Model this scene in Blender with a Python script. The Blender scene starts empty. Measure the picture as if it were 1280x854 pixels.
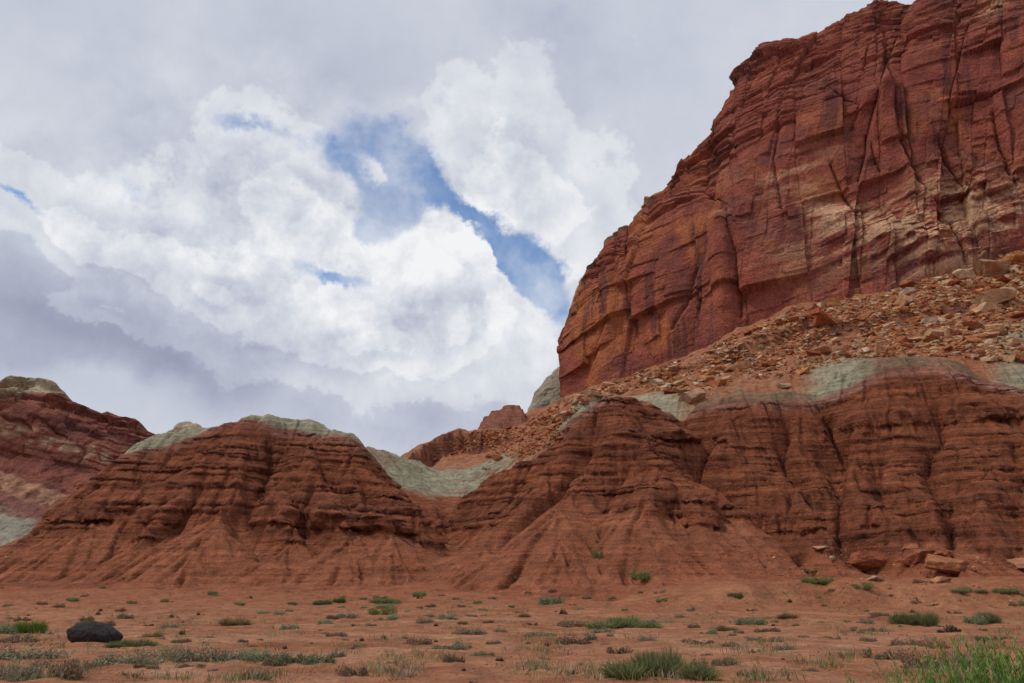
import bpy, math, random
import numpy as np
from mathutils import Vector, Matrix

R = math.radians
random.seed(7)
rng = np.random.default_rng(11)
scene = bpy.context.scene
COL = scene.collection

# ---------------------------------------------------------------- camera
FPX, W0, H0, HORIZON, EYE = 996.0, 1280.0, 854.0, 745.0, 1.5
PITCH = math.atan((HORIZON - H0 / 2) / FPX)
cam = bpy.data.cameras.new('camera')
cam.sensor_width = 36.0
cam.lens = 36.0 * FPX / W0
cam.clip_start, cam.clip_end = 0.1, 20000
cam_o = bpy.data.objects.new('camera', cam)
COL.objects.link(cam_o)
cam_o.location = (0, 0, EYE)
cam_o.rotation_euler = (R(90) + PITCH, 0, 0)
scene.camera = cam_o

# ---------------------------------------------------------------- world, sun, exposure
SUN_EL, SUN_AZ = R(58), R(-100)          # azimuth from the view direction (+Y), clockwise
scene.view_settings.view_transform = 'Standard'
scene.view_settings.look = 'None'
scene.view_settings.gamma = 1.0
scene.view_settings.exposure = 0.0
scene.view_settings.use_curve_mapping = False
scene.render.engine = 'CYCLES'
scene.cycles.max_bounces = 5
scene.cycles.diffuse_bounces = 3
scene.cycles.use_denoising = True
scene.cycles.use_adaptive_sampling = True
scene.cycles.adaptive_threshold = 0.015
scene.cycles.adaptive_min_samples = 12

sun = bpy.data.lights.new('sun', 'SUN')
sun.energy = 1.75
sun.angle = R(10)
sun.color = (1.0, 0.92, 0.82)
sun_o = bpy.data.objects.new('sun', sun)
COL.objects.link(sun_o)
sdir = Vector((math.sin(SUN_AZ) * math.cos(SUN_EL), math.cos(SUN_AZ) * math.cos(SUN_EL), math.sin(SUN_EL)))
sun_o.rotation_euler = (-sdir).to_track_quat('-Z', 'Y').to_euler()


def px_dir(px, py):
    x, y = (px - W0 / 2) / FPX, (H0 / 2 - py) / FPX
    c, s = math.cos(PITCH), math.sin(PITCH)
    return np.array([x + 0 * y, c - s * y + 0 * x, s + c * y + 0 * x])


def P(px, py, Y):
    """the point of the place seen along that line of sight at distance Y"""
    d = px_dir(px, py)
    return np.array([d[0] / d[1] * Y, Y, EYE + d[2] / d[1] * Y])


class NT:
    """small helper to write node trees"""
    def __init__(self, tree):
        self.t = tree
        tree.nodes.clear()

    def n(self, kind, **kw):
        nd = self.t.nodes.new(kind)
        for k, v in kw.items():
            if k.startswith('in_'):
                key = k[3:]
                key = int(key) if key.isdigit() else key.replace('_', ' ')
                self.put(nd.inputs[key], v)
            else:
                setattr(nd, k, v)
        return nd

    def put(self, sock, v):
        if isinstance(v, bpy.types.NodeSocket):
            self.t.links.new(v, sock)
        else:
            sock.default_value = v

    def math(self, op, a, b=0.0, c=None, clamp=False):
        nd = self.n('ShaderNodeMath', operation=op, use_clamp=clamp)
        self.put(nd.inputs[0], a)
        self.put(nd.inputs[1], b)
        if c is not None:
            self.put(nd.inputs[2], c)
        return nd.outputs[0]

    def vmath(self, op, a, b=None, out=0, scale=None):
        nd = self.n('ShaderNodeVectorMath', operation=op)
        self.put(nd.inputs[0], a)
        if b is not None:
            self.put(nd.inputs[1], b)
        if scale is not None:
            self.put(nd.inputs['Scale'], scale)
        return nd.outputs[out]

    def mix(self, f, a, b, mode='MIX'):
        nd = self.n('ShaderNodeMix', data_type='RGBA', blend_type=mode)
        self.put(nd.inputs[0], f)
        self.put(nd.inputs[6], a)
        self.put(nd.inputs[7], b)
        return nd.outputs[2]

    def fmix(self, f, a, b):
        nd = self.n('ShaderNodeMix', data_type='FLOAT')
        self.put(nd.inputs[0], f)
        self.put(nd.inputs[2], a)
        self.put(nd.inputs[3], b)
        return nd.outputs[0]

    def noise(self, vec, scale, detail=4.0, rough=0.55, dist=0.0, out=0):
        nd = self.n('ShaderNodeTexNoise')
        self.put(nd.inputs['Vector'], vec)
        nd.inputs['Scale'].default_value = scale
        nd.inputs['Detail'].default_value = detail
        nd.inputs['Roughness'].default_value = rough
        nd.inputs['Distortion'].default_value = dist
        return nd.outputs[out]

    def ramp(self, f, lo, hi, a=0.0, b=1.0):
        nd = self.n('ShaderNodeMapRange', interpolation_type='SMOOTHSTEP')
        self.put(nd.inputs[0], f)
        self.put(nd.inputs[1], lo)
        self.put(nd.inputs[2], hi)
        self.put(nd.inputs[3], a)
        self.put(nd.inputs[4], b)
        return nd.outputs[0]


def build_world():
    world = bpy.data.worlds.new('World')
    scene.world = world
    world.use_nodes = True
    world.cycles.sampling_method = 'MANUAL'
    world.cycles.sample_map_resolution = 512
    T = NT(world.node_tree)
    sky = T.n('ShaderNodeTexSky', sky_type='NISHITA')
    sky.sun_disc = False
    sky.sun_elevation, sky.sun_rotation = SUN_EL, SUN_AZ
    sky.altitude, sky.air_density, sky.dust_density, sky.ozone_density = 1700, 1.15, 0.0, 3.5
    bg_sky = T.n('ShaderNodeBackground', in_Strength=0.15)
    T.put(bg_sky.inputs[0], sky.outputs[0])
    d = T.n('ShaderNodeTexCoord').outputs['Generated']        # the direction in the world
    sx = T.n('ShaderNodeSeparateXYZ', in_0=d)
    az = T.math('ARCTAN2', sx.outputs[0], sx.outputs[1])
    el = T.math('ARCSINE', sx.outputs[2])
    base = T.n('ShaderNodeCombineXYZ', in_0=az, in_1=el).outputs[0]
    # two ragged warps: a broad one and a curdled one
    w1 = T.vmath('SUBTRACT', T.noise(d, 3.2, 1, 0.5, out=1), (0.5, 0.5, 0.5))
    w2 = T.vmath('SUBTRACT', T.noise(d, 11.0, 5, 0.65, out=1), (0.5, 0.5, 0.5))
    p = T.vmath('ADD', base, T.vmath('ADD', T.vmath('SCALE', w1, scale=0.10), T.vmath('SCALE', w2, scale=0.085)))

    def blobs(vec, items, start):
        acc = start
        for (px, py, rx, ry, ang, amp) in items:
            v = px_dir(px, py)
            a, e = math.atan2(v[0], v[1]), math.asin(v[2] / np.linalg.norm(v))
            mp = T.n('ShaderNodeMapping', vector_type='TEXTURE')
            T.put(mp.inputs['Vector'], vec)
            mp.inputs['Location'].default_value = (a, e, 0)
            mp.inputs['Rotation'].default_value = (0, 0, R(-ang))
            mp.inputs['Scale'].default_value = (2.1 * rx / FPX / math.cos(e), 2.1 * ry / FPX, 1)
            g = T.n('ShaderNodeTexGradient', gradient_type='QUADRATIC_SPHERE')
            T.put(g.inputs[0], mp.outputs[0])
            acc = T.math('MULTIPLY_ADD', g.outputs['Fac'], amp, acc)
        return acc

    gaps = [(482, 178, 80, 30, 10, .75), (514, 240, 46, 62, -25, 1.3), (468, 283, 38, 36, 20, .9), (445, 212, 36, 22, 20, .45), (590, 268, 60, 18, 40, 1.0), (640, 322, 45, 18, 50, .8), (690, 358, 75, 34, 52, 1.6), (425, 350, 80, 22, 5, 1.1),
            (34, 238, 46, 9, 24, .62), (195, 245, 75, 22, 15, .40), (330, 168, 90, 22, 8, .6), (690, 8, 60, 36, 20, .3), (676, 455, 20, 30, 0, .35), (560, 130, 50, 40, 0, .30), (400, 205, 40, 20, 0, .25)]
    islands = [(490, 217, 32, 13, 28, -.8), (560, 340, 130, 95, 10, -.6), (330, 270, 120, 90, 20, -.35)]
    gap = blobs(p, gaps + islands, 0.0)
    nf = T.noise(d, 10.0, 8, 0.63)
    rg = T.n('ShaderNodeTexNoise', noise_type='RIDGED_MULTIFRACTAL', in_Scale=9.0, in_Detail=5.0, in_Roughness=0.55, in_Vector=T.vmath('ADD', d, T.vmath('SCALE', w2, scale=0.03)))
    puff = T.math('SUBTRACT', 0.5, rg.outputs[0])
    gapn = T.math('ADD', gap, T.math('SUBTRACT', T.math('MULTIPLY', T.math('SUBTRACT', nf, 0.5), 0.85), T.math('MULTIPLY', puff, 0.20)))
    veil = T.ramp(T.noise(T.vmath('ADD', d, T.vmath('SCALE', w1, scale=0.12)), 6.0, 6, 0.62), 0.38, 0.68, 1.0, 0.42)
    clear = T.math('MULTIPLY', T.ramp(gapn, 0.12, 0.50, 0.0, 1.0), veil)
    # how bright the cloud is: lit heads, grey bellies
    lit = [(548, 320, 95, 75, 20, 0.24), (630, 380, 70, 65, 40, 0.16), (500, 420, 150, 60, 0, 0.12), (330, 255, 130, 75, 35, 0.17), (390, 195, 40, 30, 0, 0.10), (620, 175, 75, 90, 10, 0.16), (700, 260, 90, 60, 40, 0.10), (60, 150, 120, 50, 0, 0.07), (60, 290, 110, 40, 20, 0.10), (150, 300, 40, 25, 10, 0.12), (250, 355, 90, 40, 25, 0.12), (140, 400, 40, 22, 20, 0.09), (420, 410, 90, 40, 0, 0.10), (120, 498, 110, 26, 0, 0.17), (470, 470, 170, 45, 0, 0.12), (660, 440, 50, 45, 0, 0.12), (600, 290, 40, 50, 0, 0.09), (860, 120, 120, 80, 0, 0.04)]
    dark = [(150, 365, 190, 50, 18, -.20), (320, 430, 90, 40, 25, -.14), (60, 405, 170, 60, 12, -.34), (230, 455, 150, 45, 12, -.26), (20, 470, 120, 40, 0, -.2), (330, 380, 80, 34, 25, -.14), (520, 515, 150, 38, 0, -.20), (600, 395, 70, 30, 0, -.22), (575, 385, 75, 40, 0, -.20), (480, 440, 90, 25, 0, -.10), (370, 300, 60, 30, 20, -.10), (660, 230, 40, 60, 0, -.06),
            (100, 20, 260, 70, 0, -.10), (440, 110, 120, 50, 10, -.10), (700, 120, 70, 70, 0, -.05), (240, 190, 90, 50, 20, -.10), (780, 70, 110, 80, 0, -.05), (560, 60, 160, 60, 0, -.05), (690, 10, 50, 40, 0, -.12)]
    br = blobs(p, lit + dark, 0.57)
    # billows: brighter on the side that faces the sun
    L = (sdir.x * 0.035, sdir.y * 0.012, sdir.z * 0.035)
    d2 = T.vmath('ADD', d, L)
    heads = T.math('MAXIMUM', T.math('MINIMUM', blobs(p, [(520, 350, 210, 130, 10, 1.3), (330, 270, 150, 110, 20, 1.0), (640, 200, 90, 110, 0, .7), (120, 290, 150, 60, 15, .7)], 0.12), 1.0), 0.0)

    def billow(v):
        return T.noise(T.vmath('ADD', v, T.vmath('SCALE', w2, scale=0.05)), 8.5, 6, 0.6)
    b1, b2 = billow(d), billow(d2)
    hn = T.math('ADD', blobs(p, [(565, 355, 140, 110, 25, 1.0), (450, 430, 160, 60, 0, .8), (345, 250, 105, 75, 25, .9), (630, 190, 85, 110, 0, .7), (720, 270, 90, 60, 40, .6), (90, 275, 130, 40, 18, .8), (260, 350, 120, 50, 20, .8), (140, 395, 80, 24, 15, .5)], 0.0),
                T.math('ADD', T.math('MULTIPLY', T.math('SUBTRACT', nf, 0.5), 0.8), T.math('MULTIPLY', puff, 0.22)))
    # each head: a bright crisp edge that greys towards its belly, three heads deep
    crisp = T.math('MULTIPLY', T.ramp(hn, 0.24, 0.31), 0.15)
    for lo, hi, am in ((0.33, 0.60, -0.13), (0.60, 0.66, 0.12), (0.68, 0.98, -0.13), (0.98, 1.04, 0.11), (1.06, 1.5, -0.12)):
        crisp = T.math('ADD', crisp, T.math('MULTIPLY', T.ramp(hn, lo, hi), am))
    br = T.math('ADD', br, crisp)
    relief = T.math('MULTIPLY', T.math('SUBTRACT', b1, b2), heads)
    br = T.math('ADD', br, T.math('MULTIPLY', relief, 1.6))
    soft = T.math('SUBTRACT', T.noise(d, 3.6, 5, 0.6), 0.5)
    br = T.math('ADD', br, T.math('MULTIPLY', soft, 0.24))
    br = T.math('SUBTRACT', br, T.math('MULTIPLY', T.ramp(gapn, -0.15, 0.3), -0.06))
    cr = T.n('ShaderNodeValToRGB', in_Fac=br)
    e = cr.color_ramp.elements
    e[0].position, e[0].color = 0.10, (.300, .318, .440, 1)
    e[1].position, e[1].color = 0.98, (.900, .905, .920, 1)
    for pos, c in ((0.32, (.415, .440, .555, 1)), (0.52, (.545, .580, .675, 1)), (0.72, (.690, .715, .775, 1))):
        k = e.new(pos)
        k.color = c
    bg_cl = T.n('ShaderNodeBackground', in_Strength=1.0)
    T.put(bg_cl.inputs[0], cr.outputs[0])
    mx = T.n('ShaderNodeMixShader', in_0=clear)
    T.t.links.new(bg_cl.outputs[0], mx.inputs[1])
    T.t.links.new(bg_sky.outputs[0], mx.inputs[2])
    wo = T.n('ShaderNodeOutputWorld')
    T.t.links.new(mx.outputs[0], wo.inputs[0])


build_world()

# ---------------------------------------------------------------- number helpers
def sstep(a, b, x):
    t = np.clip((x - a) / (b - a), 0, 1)
    return t * t * (3 - 2 * t)


def _hash(ix, iy, seed):
    h = (ix.astype(np.int64) * 374761393 + iy.astype(np.int64) * 668265263 + seed * 974711) & 0xFFFFFFFF
    h = ((h ^ (h >> 13)) * 1274126177) & 0xFFFFFFFF
    h = h ^ (h >> 16)
    return h


def rnd(ix, iy, seed):
    return (_hash(ix, iy, seed) & 0xFFFFFF) / float(0xFFFFFF)


def noise2(x, y, seed=0):
    """gradient noise, about -1..1"""
    x0, y0 = np.floor(x), np.floor(y)
    fx, fy = x - x0, y - y0
    x0, y0 = x0.astype(np.int64), y0.astype(np.int64)
    u, v = fx * fx * fx * (fx * (fx * 6 - 15) + 10), fy * fy * fy * (fy * (fy * 6 - 15) + 10)
    r = []
    for dx, dy in ((0, 0), (1, 0), (0, 1), (1, 1)):
        a = _hash(x0 + dx, y0 + dy, seed).astype(np.float32) * np.float32(2 * math.pi / 2 ** 32)
        r.append(np.cos(a) * (fx - dx) + np.sin(a) * (fy - dy))
    return 1.5 * ((r[0] * (1 - u) + r[1] * u) * (1 - v) + (r[2] * (1 - u) + r[3] * u) * v)


def fbm(x, y, seed=0, octaves=4, gain=0.5, lac=2.03):
    s, a = 0, 1.0
    for o in range(octaves):
        s = s + a * noise2(x, y, seed + o * 17)
        x, y, a = x * lac + 3.1, y * lac - 1.7, a * gain
    return s


def ridged(x, y, seed=0, octaves=4, gain=0.5):
    s, a = 0, 1.0
    for o in range(octaves):
        s = s + a * (1 - 2 * np.abs(noise2(x, y, seed + o * 17)))
        x, y, a = x * 2.03 + 3.1, y * 2.03 - 1.7, a * gain
    return s


def cells(x, y, seed=0):
    """Worley cells: F1, F2, cell value, offset to the cell centre"""
    ix, iy = np.floor(x).astype(np.int64), np.floor(y).astype(np.int64)
    f1 = np.full(x.shape, 9.0)
    f2 = np.full(x.shape, 9.0)
    cid = np.zeros(x.shape)
    ox = np.zeros(x.shape)
    oy = np.zeros(x.shape)
    for dx in (-1, 0, 1):
        for dy in (-1, 0, 1):
            jx, jy = ix + dx, iy + dy
            vx = jx + 0.1 + 0.8 * rnd(jx, jy, seed) - x
            vy = jy + 0.1 + 0.8 * rnd(jx, jy, seed + 5) - y
            d = np.sqrt(vx * vx + vy * vy)
            m = d < f1
            f2 = np.where(m, f1, np.minimum(f2, d))
            f1 = np.where(m, d, f1)
            cid = np.where(m, rnd(jx, jy, seed + 9), cid)
            ox = np.where(m, vx, ox)
            oy = np.where(m, vy, oy)
    return f1, f2, cid, ox, oy


def blocks(u, s, seed):
    """irregular jointed blocks: columns between joints, each broken at its own heights; id, local coordinates -.5...5, edge distance"""
    def part(x, key, sd):
        i = np.floor(x).astype(np.int64)
        lo = i + 0.7 * (rnd(i, key, sd) - 0.5)
        i = np.where(x < lo, i - 1, i)
        hi = i + 1 + 0.7 * (rnd(i + 1, key, sd) - 0.5)
        i = np.where(x >= hi, i + 1, i)
        lo = i + 0.7 * (rnd(i, key, sd) - 0.5)
        hi = i + 1 + 0.7 * (rnd(i + 1, key, sd) - 0.5)
        return i, (x - lo) / (hi - lo) - 0.5, np.minimum(x - lo, hi - x)
    c, lu, eu = part(u, 0 * u.astype(np.int64), seed)
    r, ls, es = part(s + 3.7 * rnd(c, 0 * c, seed + 1), c, seed + 2)
    return c, r, lu, ls, eu, es


def lerp3(a, b, t):
    t = t[..., None]
    return np.asarray(a) * (1 - t) + np.asarray(b) * t


def interp_matrix(xs, n, x0, dx):
    """rows that interpolate (Catmull-Rom) a regular grid of n samples from x0 with step dx at xs"""
    A = np.zeros((len(xs), n))
    t = np.clip((xs - x0) / dx, 0, n - 1.001)
    i = np.floor(t).astype(int)
    f = t - i
    w = (-.5 * f + f ** 2 - .5 * f ** 3, 1 - 2.5 * f ** 2 + 1.5 * f ** 3, .5 * f + 2 * f ** 2 - 1.5 * f ** 3, -.5 * f ** 2 + .5 * f ** 3)
    for k in range(4):
        np.add.at(A, (np.arange(len(xs)), np.clip(i + k - 1, 0, n - 1)), w[k])
    return A


def tag(o, label=None, cat=None, group=None, kind=None):
    for k, v in (('label', label), ('category', cat), ('group', group), ('kind', kind)):
        if v:
            o[k] = v
    return o


def mesh_from(name, verts, faces, mat, colors=None, smooth=True, extra=None):
    me = bpy.data.meshes.new(name)
    faces = np.asarray(faces, dtype=np.int32)
    nf, k = faces.shape
    me.vertices.add(len(verts))
    me.vertices.foreach_set('co', np.asarray(verts, dtype=np.float32).ravel())
    me.loops.add(nf * k)
    me.loops.foreach_set('vertex_index', faces.ravel())
    me.polygons.add(nf)
    me.polygons.foreach_set('loop_start', np.arange(0, nf * k, k, dtype=np.int32))
    me.polygons.foreach_set('loop_total', np.full(nf, k, dtype=np.int32))
    me.polygons.foreach_set('use_smooth', np.full(nf, smooth, dtype=bool))
    me.update(calc_edges=True)
    if colors is not None:
        a = me.attributes.new('tint', 'FLOAT_COLOR', 'POINT')
        c = np.ones((len(verts), 4), dtype=np.float32)
        c[:, :3] = colors
        a.data.foreach_set('color', c.ravel())
    if extra:
        for k2, v2 in extra.items():
            a = me.attributes.new(k2, 'FLOAT', 'POINT')
            a.data.foreach_set('value', np.asarray(v2, dtype=np.float32).ravel())
    me.materials.append(mat)
    return me


def link(name, me, parent=None):
    o = bpy.data.objects.new(name, me)
    COL.objects.link(o)
    if parent is not None:
        o.parent = parent
    return o


def grid_faces(ny, nx, keep=None):
    i = np.arange(ny * nx).reshape(ny, nx)
    f = np.stack([i[:-1, :-1], i[:-1, 1:], i[1:, 1:], i[1:, :-1]], -1)
    f = f[keep] if keep is not None else f.reshape(-1, 4)
    return f.reshape(-1, 4)


def compact(verts, faces, *arrays):
    used = np.zeros(len(verts), bool)
    used[faces.ravel()] = True
    idx = np.cumsum(used) - 1
    return (verts[used], idx[faces]) + tuple(a[used] for a in arrays)


# ---------------------------------------------------------------- materials
def rock_material(name, fine, mid, bump, rough=0.92, streak=False, speck=None, beds=0.0):
    """earth and rock: the mesh carries the bed colours, nodes add grain, mottling and relief"""
    m = bpy.data.materials.new(name)
    m.use_nodes = True
    T = NT(m.node_tree)
    pos = T.n('ShaderNodeNewGeometry').outputs['Position']
    at = T.n('ShaderNodeAttribute', attribute_name='tint').outputs['Color']
    n1 = T.noise(pos, mid, 6, 0.62)
    n2 = T.noise(pos, fine, 5, 0.65)
    k = T.math('MULTIPLY', T.ramp(n1, 0.25, 0.75, 0.74, 1.26), T.ramp(n2, 0.2, 0.8, 0.72, 1.28))
    col = T.mix(1.0, at, k, 'MULTIPLY')
    if speck:
        v = T.n('ShaderNodeTexVoronoi', feature='F1', in_Vector=pos, in_Scale=speck)
        msk = T.math('MULTIPLY', T.ramp(v.outputs['Distance'], 0.10, 0.17, 1, 0), T.ramp(n1, 0.5, 0.62))
        col = T.mix(T.math('MULTIPLY', msk, 0.55), col, (0.42, 0.30, 0.23, 1))
    hgt = T.math('ADD', T.math('MULTIPLY', n1, 1.0 / mid), T.math('MULTIPLY', n2, 1.0 / fine))
    if beds:
        # thin beds: relief and tone drawn out level
        n3 = T.noise(T.vmath('MULTIPLY', pos, (0.10, 0.10, 2.3)), 1.0, 5, 0.6)
        hgt = T.math('ADD', hgt, T.math('MULTIPLY', n3, beds))
        col = T.mix(1.0, col, T.ramp(n3, 0.3, 0.7, 0.84, 1.16), 'MULTIPLY')
    if streak:
        v2 = T.n('ShaderNodeTexVoronoi', feature='DISTANCE_TO_EDGE', in_Scale=1.0,
                 in_Vector=T.vmath('MULTIPLY', T.vmath('ADD', pos, T.vmath('SCALE', T.noise(pos, 0.2, 3, 0.6, out=1), scale=6.0)), (0.22, 0.22, 0.13)))
        hgt = T.math('ADD', hgt, T.math('MULTIPLY', T.ramp(v2.outputs[0], 0.0, 0.06, 0, 1), 0.35))
    b = T.n('ShaderNodeBump', in_Strength=1.0, in_Distance=bump, in_Height=hgt)
    bs = T.n('ShaderNodeBsdfPrincipled', in_Roughness=rough, in_Normal=b.outputs[0])
    bs.inputs['Specular IOR Level'].default_value = 0.15
    T.put(bs.inputs['Base Color'], col)
    o = T.n('ShaderNodeOutputMaterial')
    T.t.links.new(bs.outputs[0], o.inputs[0])
    return m


MAT_EARTH = rock_material('red_earth', 4.2, 0.6, 0.7, speck=2.6, beds=0.9)
MAT_GROUND = rock_material('desert_floor', 7.0, 1.1, 0.6, speck=None)
MAT_CLIFF = rock_material('cliff_sandstone', 1.6, 0.2, 0.45)
MAT_FAR = rock_material('far_rock', 0.30, 0.05, 0.7)
MAT_STONE = rock_material('loose_stone', 5.0, 0.8, 0.5)

# ---------------------------------------------------------------- terrain: flat, hills, benches
def ground_h(x, y):
    g = 1.35 * sstep(42, 90, y) + 0.9 * sstep(68, 94, y)
    und = fbm(x / 16.0, y / 11.0, 31, 4)
    g = g + und * (0.05 + 0.20 * sstep(22, 60, y)) + 0.03 * fbm(x / 2.2, y / 2.2, 37, 3)
    # low earth bank in front of the right-hand hills
    yb = 64 + 3.0 * noise2(x / 14.0, 0 * x + 3.3, 41) + 1.5 * noise2(x / 3.5, y / 30.0 + 1.3, 43) + 0.6 * noise2(x / 1.3, y / 12.0, 45)
    mx = sstep(8, 20, x)
    g = g + mx * (1.55 + 0.5 * noise2(x / 9.0, y / 9.0, 44)) * sstep(yb - 2.6, yb + 2.8, y) * (1 - 0.6 * sstep(75, 90, y))
    return g - 6.0 * sstep(104, 140, y)


RIDGES = {
    'left': [
        [(-60, 735, 92), (0, 700, 98), (60, 662, 106), (110, 633, 111), (150, 600, 115), (178, 569, 118), (202, 549, 121), (215, 543, 122), (240, 539, 122), (262, 536, 121), (276, 528, 120), (300, 521, 120), (345, 516, 121), (390, 522, 121), (425, 541, 119), (447, 560, 117)],
        [(447, 560, 117), (490, 603, 112), (520, 640, 107), (545, 668, 103), (556, 692, 99)],
        [(285, 530, 119), (255, 570, 113), (215, 610, 107), (180, 650, 101), (160, 690, 95)],
        [(300, 522, 120), (300, 570, 112), (285, 630, 103), (270, 685, 95)],
        [(390, 525, 120), (410, 580, 111), (430, 650, 101), (437, 700, 93), (435, 735, 88)],
        [(345, 518, 121), (352, 590, 109), (345, 660, 99), (335, 720, 90)],
        [(447, 560, 117), (470, 620, 107), (500, 680, 97), (510, 722, 91)],
        [(150, 600, 115), (120, 650, 106), (90, 690, 99), (50, 717, 93)],
        [(310, 742, 85), (345, 731, 87), (385, 742, 84)],
        [(-30, 728, 90), (20, 726, 90), (70, 740, 85)],
    ],
    'centre': [
        [(735, 500, 118), (757, 493, 118), (782, 497, 120), (815, 503, 124), (850, 512, 126), (868, 514, 124)],
        [(770, 496, 118), (785, 525, 114), (805, 560, 108), (815, 600, 101), (805, 645, 94), (790, 690, 88), (780, 730, 82)],
        [(757, 494, 118), (725, 530, 117), (690, 560, 116), (650, 578, 117), (610, 597, 119), (580, 614, 121)],
        [(725, 530, 117), (690, 590, 108), (650, 640, 100), (610, 690, 93), (560, 735, 86)],
        [(757, 494, 118), (745, 560, 108), (720, 620, 100), (700, 670, 93), (665, 722, 86)],
        [(775, 515, 115), (850, 570, 109), (900, 620, 102), (950, 665, 95), (990, 702, 88)],
        [(800, 555, 108), (860, 620, 99), (890, 680, 91), (900, 726, 84)],
        [(850, 738, 75), (900, 721, 80), (960, 727, 80), (1010, 740, 75)],
        [(690, 742, 78), (740, 732, 80), (790, 741, 78)],
    ],
    'right': [
        [(868, 512, 122), (890, 492, 126), (920, 487, 128), (950, 492, 128), (985, 489, 127), (1010, 487, 126), (1040, 480, 126), (1060, 463, 126), (1095, 453, 125), (1140, 449, 124), (1195, 452, 121), (1225, 465, 119), (1250, 482, 117), (1290, 500, 114), (1350, 540, 110), (1450, 600, 105)],
        [(915, 488, 127), (905, 540, 119), (925, 590, 111), (960, 630, 103), (1000, 668, 96)],
        [(985, 489, 127), (985, 540, 119), (1000, 600, 108), (1030, 640, 101), (1050, 682, 93)],
        [(1095, 453, 125), (1060, 520, 115), (1060, 580, 107), (1085, 640, 99), (1090, 690, 91)],
        [(1140, 449, 124), (1140, 520, 115), (1150, 590, 106), (1160, 650, 97), (1150, 697, 89)],
        [(1195, 452, 121), (1220, 520, 112), (1240, 590, 103), (1250, 650, 95), (1250, 702, 88)],
        [(1250, 482, 117), (1310, 560, 107), (1330, 640, 97), (1330, 702, 88)],
    ],
}
BENCH = [(465, 563, 140), (490, 568, 150), (515, 577, 166), (500, 600, 136), (530, 618, 132), (560, 612, 150), (560, 632, 135), (590, 602, 155), (620, 583, 166), (550, 592, 178),
         (548, 648, 122), (520, 578, 195), (545, 560, 205), (575, 545, 215), (600, 548, 210), (640, 560, 186), (660, 542, 200), (680, 522, 215), (640, 532, 222), (605, 538, 222),
         (690, 548, 165), (700, 532, 176), (740, 503, 150), (800, 494, 146), (860, 486, 150), (860, 500, 134), (900, 466, 160), (960, 442, 165), (1000, 442, 160),
         (1040, 462, 140), (1000, 474, 140), (1100, 432, 145), (1100, 400, 165), (1200, 402, 160), (1200, 362, 176), (1280, 402, 155), (1280, 342, 178), (1275, 470, 126), (1350, 382, 160), (1450, 352, 170)]
CLIFF_BASE = [(700, 500, 232), (760, 478, 222), (820, 458, 212), (870, 440, 206), (940, 405, 198), (1000, 382, 194), (1100, 365, 191), (1200, 332, 189), (1280, 310, 187), (1450, 280, 185), (1640, 260, 183)]
CLIFF_TOP = [(700, 424, 236), (704, 410, 237), (714, 382, 239), (722, 360, 240), (738, 334, 242), (758, 320, 244), (765, 302, 244), (793, 291, 244), (801, 274, 243), (838, 228, 241), (878, 188, 240), (902, 164, 238), (906, 142, 238), (924, 108, 237), (931, 84, 237), (960, 65, 236), (985, 54, 234), (1030, 38, 232), (1072, 12, 231), (1098, -1, 231), (1122, 1, 231), (1140, 8, 232), (1156, -8, 230), (1200, -40, 229), (1280, -85, 227), (1450, -130, 225), (1640, -150, 224)]

bench_pts = [P(*p) for p in BENCH + CLIFF_BASE]
for x, y, z in ((-60, 150, 17), (-100, 150, 8), (-60, 200, 18), (-130, 220, 8), (-40, 110, 5), (0, 112, 8), (40, 112, 10), (80, 110, 10), (115, 105, 10), (-90, 110, 3),
                (-90, 85, -3), (-40, 85, -3), (0, 85, -3), (40, 85, -3), (90, 85, -3), (140, 85, -2), (190, 90, 0), (-60, 260, 25), (0, 265, 50), (60, 262, 64), (120, 262, 74), (190, 262, 76), (180, 130, 25)):
    bench_pts.append(np.array([x, y, z], float))
bench_pts = np.array(bench_pts)


def tps_fit(p, z, lam=0.002):
    n = len(p)
    q = p / 100.0
    d2 = ((q[:, None] - q[None]) ** 2).sum(-1)
    K = 0.5 * d2 * np.log(d2 + 1e-12) + lam * np.eye(n)
    Q = np.hstack([np.ones((n, 1)), q])
    A = np.block([[K, Q], [Q.T, np.zeros((3, 3))]])
    w = np.linalg.solve(A, np.concatenate([z, np.zeros(3)]))

    def f(x, y):
        s = w[n] + w[n + 1] * x / 100 + w[n + 2] * y / 100
        for i in range(n):
            r2 = (x / 100 - q[i, 0]) ** 2 + (y / 100 - q[i, 1]) ** 2
            s = s + w[i] * 0.5 * r2 * np.log(r2 + 1e-12)
        return s
    return f


CX0, CX1, CY0, CY1, CD = -128.0, 190.0, 58.0, 262.0, 0.3
cxs, cys = np.arange(CX0, CX1, CD), np.arange(CY0, CY1, CD)
GX, GY = np.meshgrid(cxs, cys)
wx = GX + 2.6 * fbm(GX / 13.0, GY / 13.0, 3, 3)
wy = GY + 2.6 * fbm(GX / 13.0, GY / 13.0, 4, 3)
wx = np.where(True, wx, GX)
kx, ky = np.arange(CX0, CX1 + 4, 4.0), np.arange(CY0, CY1 + 4, 4.0)
BX, BY = np.meshgrid(kx, ky)
bench_c = tps_fit(bench_pts[:, :2], bench_pts[:, 2])(BX, BY)
bench = interp_matrix(cys, len(ky), CY0, 4.0) @ bench_c @ interp_matrix(cxs, len(kx), CX0, 4.0).T
G = ground_h(GX, GY)


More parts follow.
